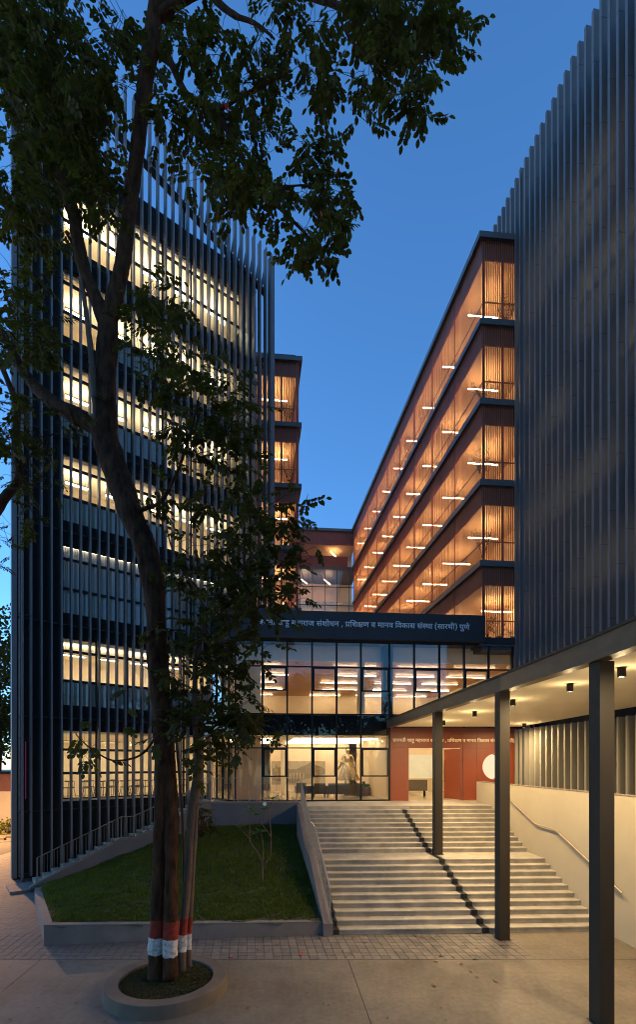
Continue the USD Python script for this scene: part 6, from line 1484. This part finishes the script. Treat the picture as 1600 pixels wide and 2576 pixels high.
# ================================================================== canteen behind the ground floor of the left tower
CH = None
NTH = ('first', 'second', 'third', 'fourth', 'fifth', 'sixth', 'seventh', 'eighth', 'ninth', 'tenth', 'eleventh', 'twelfth', 'thirteenth')
SEATS = ((1.1, .9, 20), (1.75, .75, 80), (2.35, 1.0, 150), (2.9, .8, 30), (3.45, 1.0, 100), (4.0, .8, 10), (4.6, .95, 190), (5.2, .8, 60), (1.5, 2.0, 40), (2.6, 2.1, 130), (3.8, 2.0, 70), (5.0, 2.1, 15), (.5, 1.6, 75), (5.9, 1.0, 45))
for s, d, r in SEATS:
    p_ = FT.p(s, d, 3.28)
    row_ = 'near row' if d < 1.3 else 'back row'
    mates = sorted(q[0] for q in SEATS if (q[1] < 1.3) == (d < 1.3))
    lab = f'dark curved canteen chair in the left tower, {NTH[mates.index(s)]} from the left in the {row_}'
    if CH is None:
        CH = thing('canteen_chair', lab, 'chair', p_, r, 'chairs in the ground floor canteen')
        x, y, z = p_
        part(CH, 'seat', MB().cbox((x, y, z + .46), .42, .42, .035), M['chairdark'])
        a = np.linspace(math.pi * 1.05, math.pi * 1.95, 9)
        mb = MB().tube(np.stack([x + .23 * np.cos(a), y + .23 * np.sin(a) + .02, np.full(9, z + .76)], 1), .03, 6)
        part(CH, 'backrest', mb, M['chairdark'])
        for sx, sy in ((-1, -1), (1, -1), (-1, 1), (1, 1)):
            part(CH, 'leg', MB().tube([(x + sx * .24, y + sy * .24, z), (x + sx * .17, y + sy * .17, z + .45), (x + sx * .19, y + sy * .17 - (.05 if sy < 0 else 0), z + (.76 if sy < 0 else .46))], .014, 5), M['chairdark'])
    else:
        dup(CH, p_, r, lab)
TB = None
for s, d in ((1.6, 1.4), (3.1, 1.5), (4.5, 1.4), (5.6, 1.6)):
    p_ = FT.p(s, d, 3.28)
    lab = f'pale canteen table behind the ground floor glass of the left tower, {dict(zip((1.6, 3.1, 4.5, 5.6), NTH))[s]} from the left'
    if TB is None:
        TB = thing('canteen_table', lab, 'table', p_, 37.7, 'tables in the ground floor canteen')
        x, y, z = p_
        part(TB, 'tabletop', MB().cbox((x, y, z + .74), 1.1, .65, .03), M['table'])
        for sx, sy in ((-1, -1), (1, -1), (-1, 1), (1, 1)):
            part(TB, 'leg', MB().tube([(x + sx * .5, y + sy * .27, z), (x + sx * .5, y + sy * .27, z + .73)], .018, 5), M['chairdark'])
    else:
        dup(TB, p_, 37.7, lab)

# ================================================================== potted plants on the galleries
PALM = leaf_mat('palm_leaf', [(0, (0.03, 0.06, 0.015)), (1, (0.07, 0.11, 0.03))], .3)


def potted(loc, hgt, lab, n=9, seed=0):
    t = thing('potted_plant', lab, 'potted plant', loc)
    loc = np.array(loc, float)
    m_ = trimesh.creation.revolve([(0.0, 0), (.12, 0), (.17, .3), (.19, .3), (.19, .34), (.15, .34), (.15, .28), (0, .28)], sections=16)
    part(t, 'pot', MB().add(np.array(m_.vertices) + loc, m_.faces), M['pot'], smooth=35)
    st_, lf = MB(), MB()
    for k in range(n):
        a = k * 2.4 + seed
        tip = loc + np.array([math.cos(a) * .45, math.sin(a) * .3, hgt * nrng.uniform(.65, 1.0)])
        b = loc + (0, 0, .28)
        mid = (b + tip) / 2 + (0, 0, .25 * hgt * .5)
        P_ = np.array([b * (1 - u) ** 2 + 2 * u * (1 - u) * mid + tip * u * u for u in np.linspace(0, 1, 9)])
        st_.tube(P_, np.linspace(.009, .003, 9), 4, cap=False)
        for q in range(3, 9):
            for sg in (-1, 1):
                ax = np.array([-math.sin(a) * sg, math.cos(a) * sg, -.2]) + (P_[q] - P_[q - 1]) / np.linalg.norm(P_[q] - P_[q - 1]) * .9
                leaflet(lf, P_[q], ax / np.linalg.norm(ax), np.array([0, 0, 1.0]), .22, .03)
    part(t, 'stems', st_, BARK, kind='stuff')
    part(t, 'fronds', lf, PALM, kind='stuff')


for k, (z, w) in enumerate(zip(LEV, ('lowest', 'second', 'third', 'fourth', 'top'))):
    if k == 4:
        potted(FW.p(1.8, .8, z), 2.0, 'tall potted palm on the top terrace of the right gallery wing, beside the fins', seed=k)
    elif k:
        potted(FW.p(.45, .75, z), 1.9 if k != 3 else 1.4, f'feathery potted palm at the front corner of the {w} floor of the right gallery wing', seed=k)
    else:
        potted(FW.p(.6, .6, z), 1.5, 'bushy potted palm on the lit terrace next to the end of the sign band', seed=k, n=12)
        potted(FW.p(1.15, .4, z), .9, 'upright potted plant in the middle of the lit terrace beside the sign band', n=5, seed=2)
        potted(FW.p(1.95, .4, z), .7, 'small potted plant at the right end of the lit terrace beside the fins', n=6, seed=4)
potted(FLW.p(-.7, .7, 27.7), 1.8, 'potted palm at the corner of the top floor of the left gallery wing', seed=1)
potted(FLW.p(-.6, .7, 23.6), 1.9, 'potted palm at the corner of the second highest floor of the left gallery wing', seed=3)

# ================================================================== far left: boundary wall, hedge, trees, street lamp
t = thing('boundary_wall', 'pale boundary wall of ribbed panels beyond the left tower', 'wall')
for k in range(14):
    part(t, 'panel', MB().box((-36 + 1.2 * k, 38, -0.05), (1.17, 0, 0), (0, .2, 0), (0, 0, 2.75)), M['sidewall'])
t = thing('orange_shed', 'shed wall coloured with orange lamplight, above the boundary wall at the left edge', 'shed')
part(t, 'wall', MB().box((-38, 43, 0), (14, 0, 0), (0, 4, 0), (0, 0, 4.0)), mat('lamplit_sheet', (0.42, 0.12, 0.03), .7))  # orange lamplight is put into this wall colour
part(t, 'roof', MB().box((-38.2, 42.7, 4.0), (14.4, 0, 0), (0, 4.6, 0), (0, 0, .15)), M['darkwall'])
k_ = thing('side_kerb', 'low concrete kerb curving in front of the hedge at the left edge', 'kerb')
for j in range(14):
    part(k_, 'kerb_stone', MB().box((-34 + 1.0 * j, 31.5 - .02 * j * j * .2, -.02), (.97, 0, 0), (0, .25, 0), (0, 0, .2)), M['concrete'])
struct('hedge_bed', MB().box((-36, 31.8, -.05), (16, 0, 0), (0, 6.2, 0), (0, 0, .15)), M['soil'])
HEDGE = leaf_mat('hedge_leaf', [(0, (0.06, 0.07, 0.015)), (1, (0.16, 0.14, 0.03))], .3)
for j, x in enumerate((-23.6, -22.4, -21.2, -20.1, -24.9)):
    b = thing('hedge_bush', f'low leafy bush lit orange at the left edge, {("behind the kerb gap", "second from the tower", "third from the tower", "nearest the tower", "farthest left")[j]}', 'bush', (x, 33, .1), group=None)
    lm = MB()
    for q in range(420):
        a = rv()
        o = np.array([x, 33, .1]) + np.array([a[0] * .75, a[1] * .6, abs(a[2]) * 1.0]) * nrng.uniform(.6, 1.05)
        ax = rv() + a * .6
        leaflet(lm, o, ax / np.linalg.norm(ax), rv(), .16, .09)
    part(b, 'foliage', lm, HEDGE, kind='stuff')
    tm = MB()
    for q in range(7):
        a = q * .9
        tm.tube([(x, 33, 0), (x + .3 * math.cos(a), 33 + .3 * math.sin(a), .6)], [.02, .01], 5)
    part(b, 'stems', tm, BARK, kind='stuff')
for j, (x, y, h, r) in enumerate(((-30.6, 46, 21, 4.8), (-36.5, 52, 20, 6.0), (-31.5, 56, 15, 5.0))):
    b = thing('background_tree', f'dark bushy tree behind the boundary wall at the left edge, {("nearest one", "tall one farther left", "lower one farther back")[j]}', 'tree', (x, y, 0))
    part(b, 'trunk', MB().tube([(x, y, 0), (x + .3, y, h * .4), (x, y + .2, h * .7)], [.35, .25, .1], 8), BARK)
    lm = MB()
    for q in range(120):
        a = rv()
        c = np.array([x, y, h * .62]) + a * np.array([r, r, h * .40]) * nrng.uniform(.4, 1.0)
        for w in range(34):
            o = c + nrng.normal(size=3) * .55
            ax = rv()
            leaflet(lm, o, ax, rv(), .38, .24)
    part(b, 'crown', lm, LEAF, kind='stuff')
# unseen trees behind the viewer, added to block skylight; the lobby glass mirrors some
for j, (x, y, h, r, w) in enumerate(((-15, -7, 17, 5.0, 'left'), (-22, -1, 15, 5.0, 'far left'), (-12.5, -17, 18, 5.5, 'left rear'), (17, -9, 15, 4.6, 'right'), (22, 2, 16, 5.0, 'far right'), (13, -20, 17, 5.0, 'right rear'), (-4, -26, 15, 5.5, 'middle rear'), (3, -34, 14, 5.5, 'middle far rear'), (-5.5, -4.5, 15, 6.0, 'nearest on the left, its crown overhanging'), (5.0, -6.5, 15, 6.2, 'nearest on the right, its crown overhanging'))):
    b = thing('forecourt_tree', f'unseen tree added behind the viewer to block skylight, {w}', 'tree', (x, y, 0))
    part(b, 'trunk', MB().tube([(x, y, 0), (x + .3, y, h * .4), (x, y + .2, h * .7)], [.35, .25, .1], 8), BARK)
    lm = MB()
    over = 'overhanging' in w
    for q in range(150 if over else 60):
        a = rv()
        c = np.array([x, y, h * (.78 if over else .62)]) + a * np.array([r, r, h * (.2 if over else .40)]) * nrng.uniform(.4, 1.0)
        for w_ in range(26):
            leaflet(lm, c + nrng.normal(size=3) * .6, rv(), rv(), .5, .32)
    part(b, 'crown', lm, LEAF, kind='stuff')
sl_ = thing('street_lamp', 'street lamp standing beyond the left tower, throwing warm light on the lane', 'street lamp', (-20.5, 30.0, 0))
part(sl_, 'pole', MB().tube([(-20.5, 30, 0), (-20.5, 30, 5.6)], [.07, .045], 10), M['darkmetal'])
part(sl_, 'arm', MB().tube([(-20.5, 30, 5.6), (-21.0, 29.9, 5.8), (-21.6, 29.8, 5.8)], .03, 8), M['darkmetal'])
part(sl_, 'lantern', MB().cbox((-21.7, 29.78, 5.78), .5, .2, .08), M['darkmetal'])
part(sl_, 'lens', MB().cbox((-21.7, 29.78, 5.73), .4, .15, .015), M['lamp'])
li = UsdLux.DiskLight.Define(stage, free('/World', 'street_lamp_beam'))
li.AddTranslateOp().Set(Gf.Vec3d(-21.7, 29.78, 5.70))
li.CreateRadiusAttr(.12)
li.CreateIntensityAttr(STREET)
li.CreateColorAttr(Gf.Vec3f(1.0, .50, .16))

# ================================================================== fallen leaves and blossoms
FALL = [mat(f'fallen_leaf_{k}', c, .8, 0, .3, 20) for k, c in enumerate(((.14, .075, .03), (.10, .055, .028), (.2, .12, .05)))]
spots = [(887, 2357), (925, 2371), (968, 2372), (1051, 2355), (1056, 2357), (1094, 2358), (1199, 2383), (1116, 2404), (1147, 2406), (1203, 2413), (1156, 2426), (1187, 2440), (862, 2395), (990, 2396), (1091, 2418), (1270, 2378), (1040, 2330), (655, 2390), (700, 2408), (810, 2360), (280, 2432), (160, 2420), (1100, 2480), (1240, 2465), (880, 2400)]
for k, (px, py) in enumerate(spots):
    D = EYE * 1216 / (py - 1920)
    x, y = (px - 800) / 1216 * D, D
    mb = MB()
    a = nrng.uniform(0, 6.28)
    leaflet(mb, np.array([x, y, .02]), np.array([math.cos(a), math.sin(a), .15]), np.array([0, 0, 1.0]), .13, .07)
    zone = lambda q: 'beside the round planter' if q[0] < 330 else 'on the paver strip' if q[1] < 2396 else 'along the paver edge' if q[1] < 2412 else 'on the open driveway slab'
    mates = sorted(q[0] for q in spots if zone(q) == zone((px, py)))
    lone('fallen_leaf', f'dry brown fallen leaf {zone((px, py))}, {NTH[mates.index(px)]} from the left', 'leaf', mb, FALL[k % 3], group='fallen leaves on the paving')
for k, (px, py, w) in enumerate(((583, 2408, 'right of the round planter'), (758, 2402, 'on the pavers before the end of the lawn wall'), (497, 2428, 'beside the rim of the round planter'))):
    D = EYE * 1216 / (py - 1920)
    o = np.array([(px - 800) / 1216 * D, D, .02])
    mb = MB()
    for j in range(5):
        ax = np.array([math.cos(j * 1.25), math.sin(j * 1.25), .5])
        leaflet(mb, o, ax / np.linalg.norm(ax), np.array([0, 0, 1.0]), .07, .045)
    lone('fallen_blossom', f'red fallen blossom lying {w}', 'flower', mb, M['blossom'])
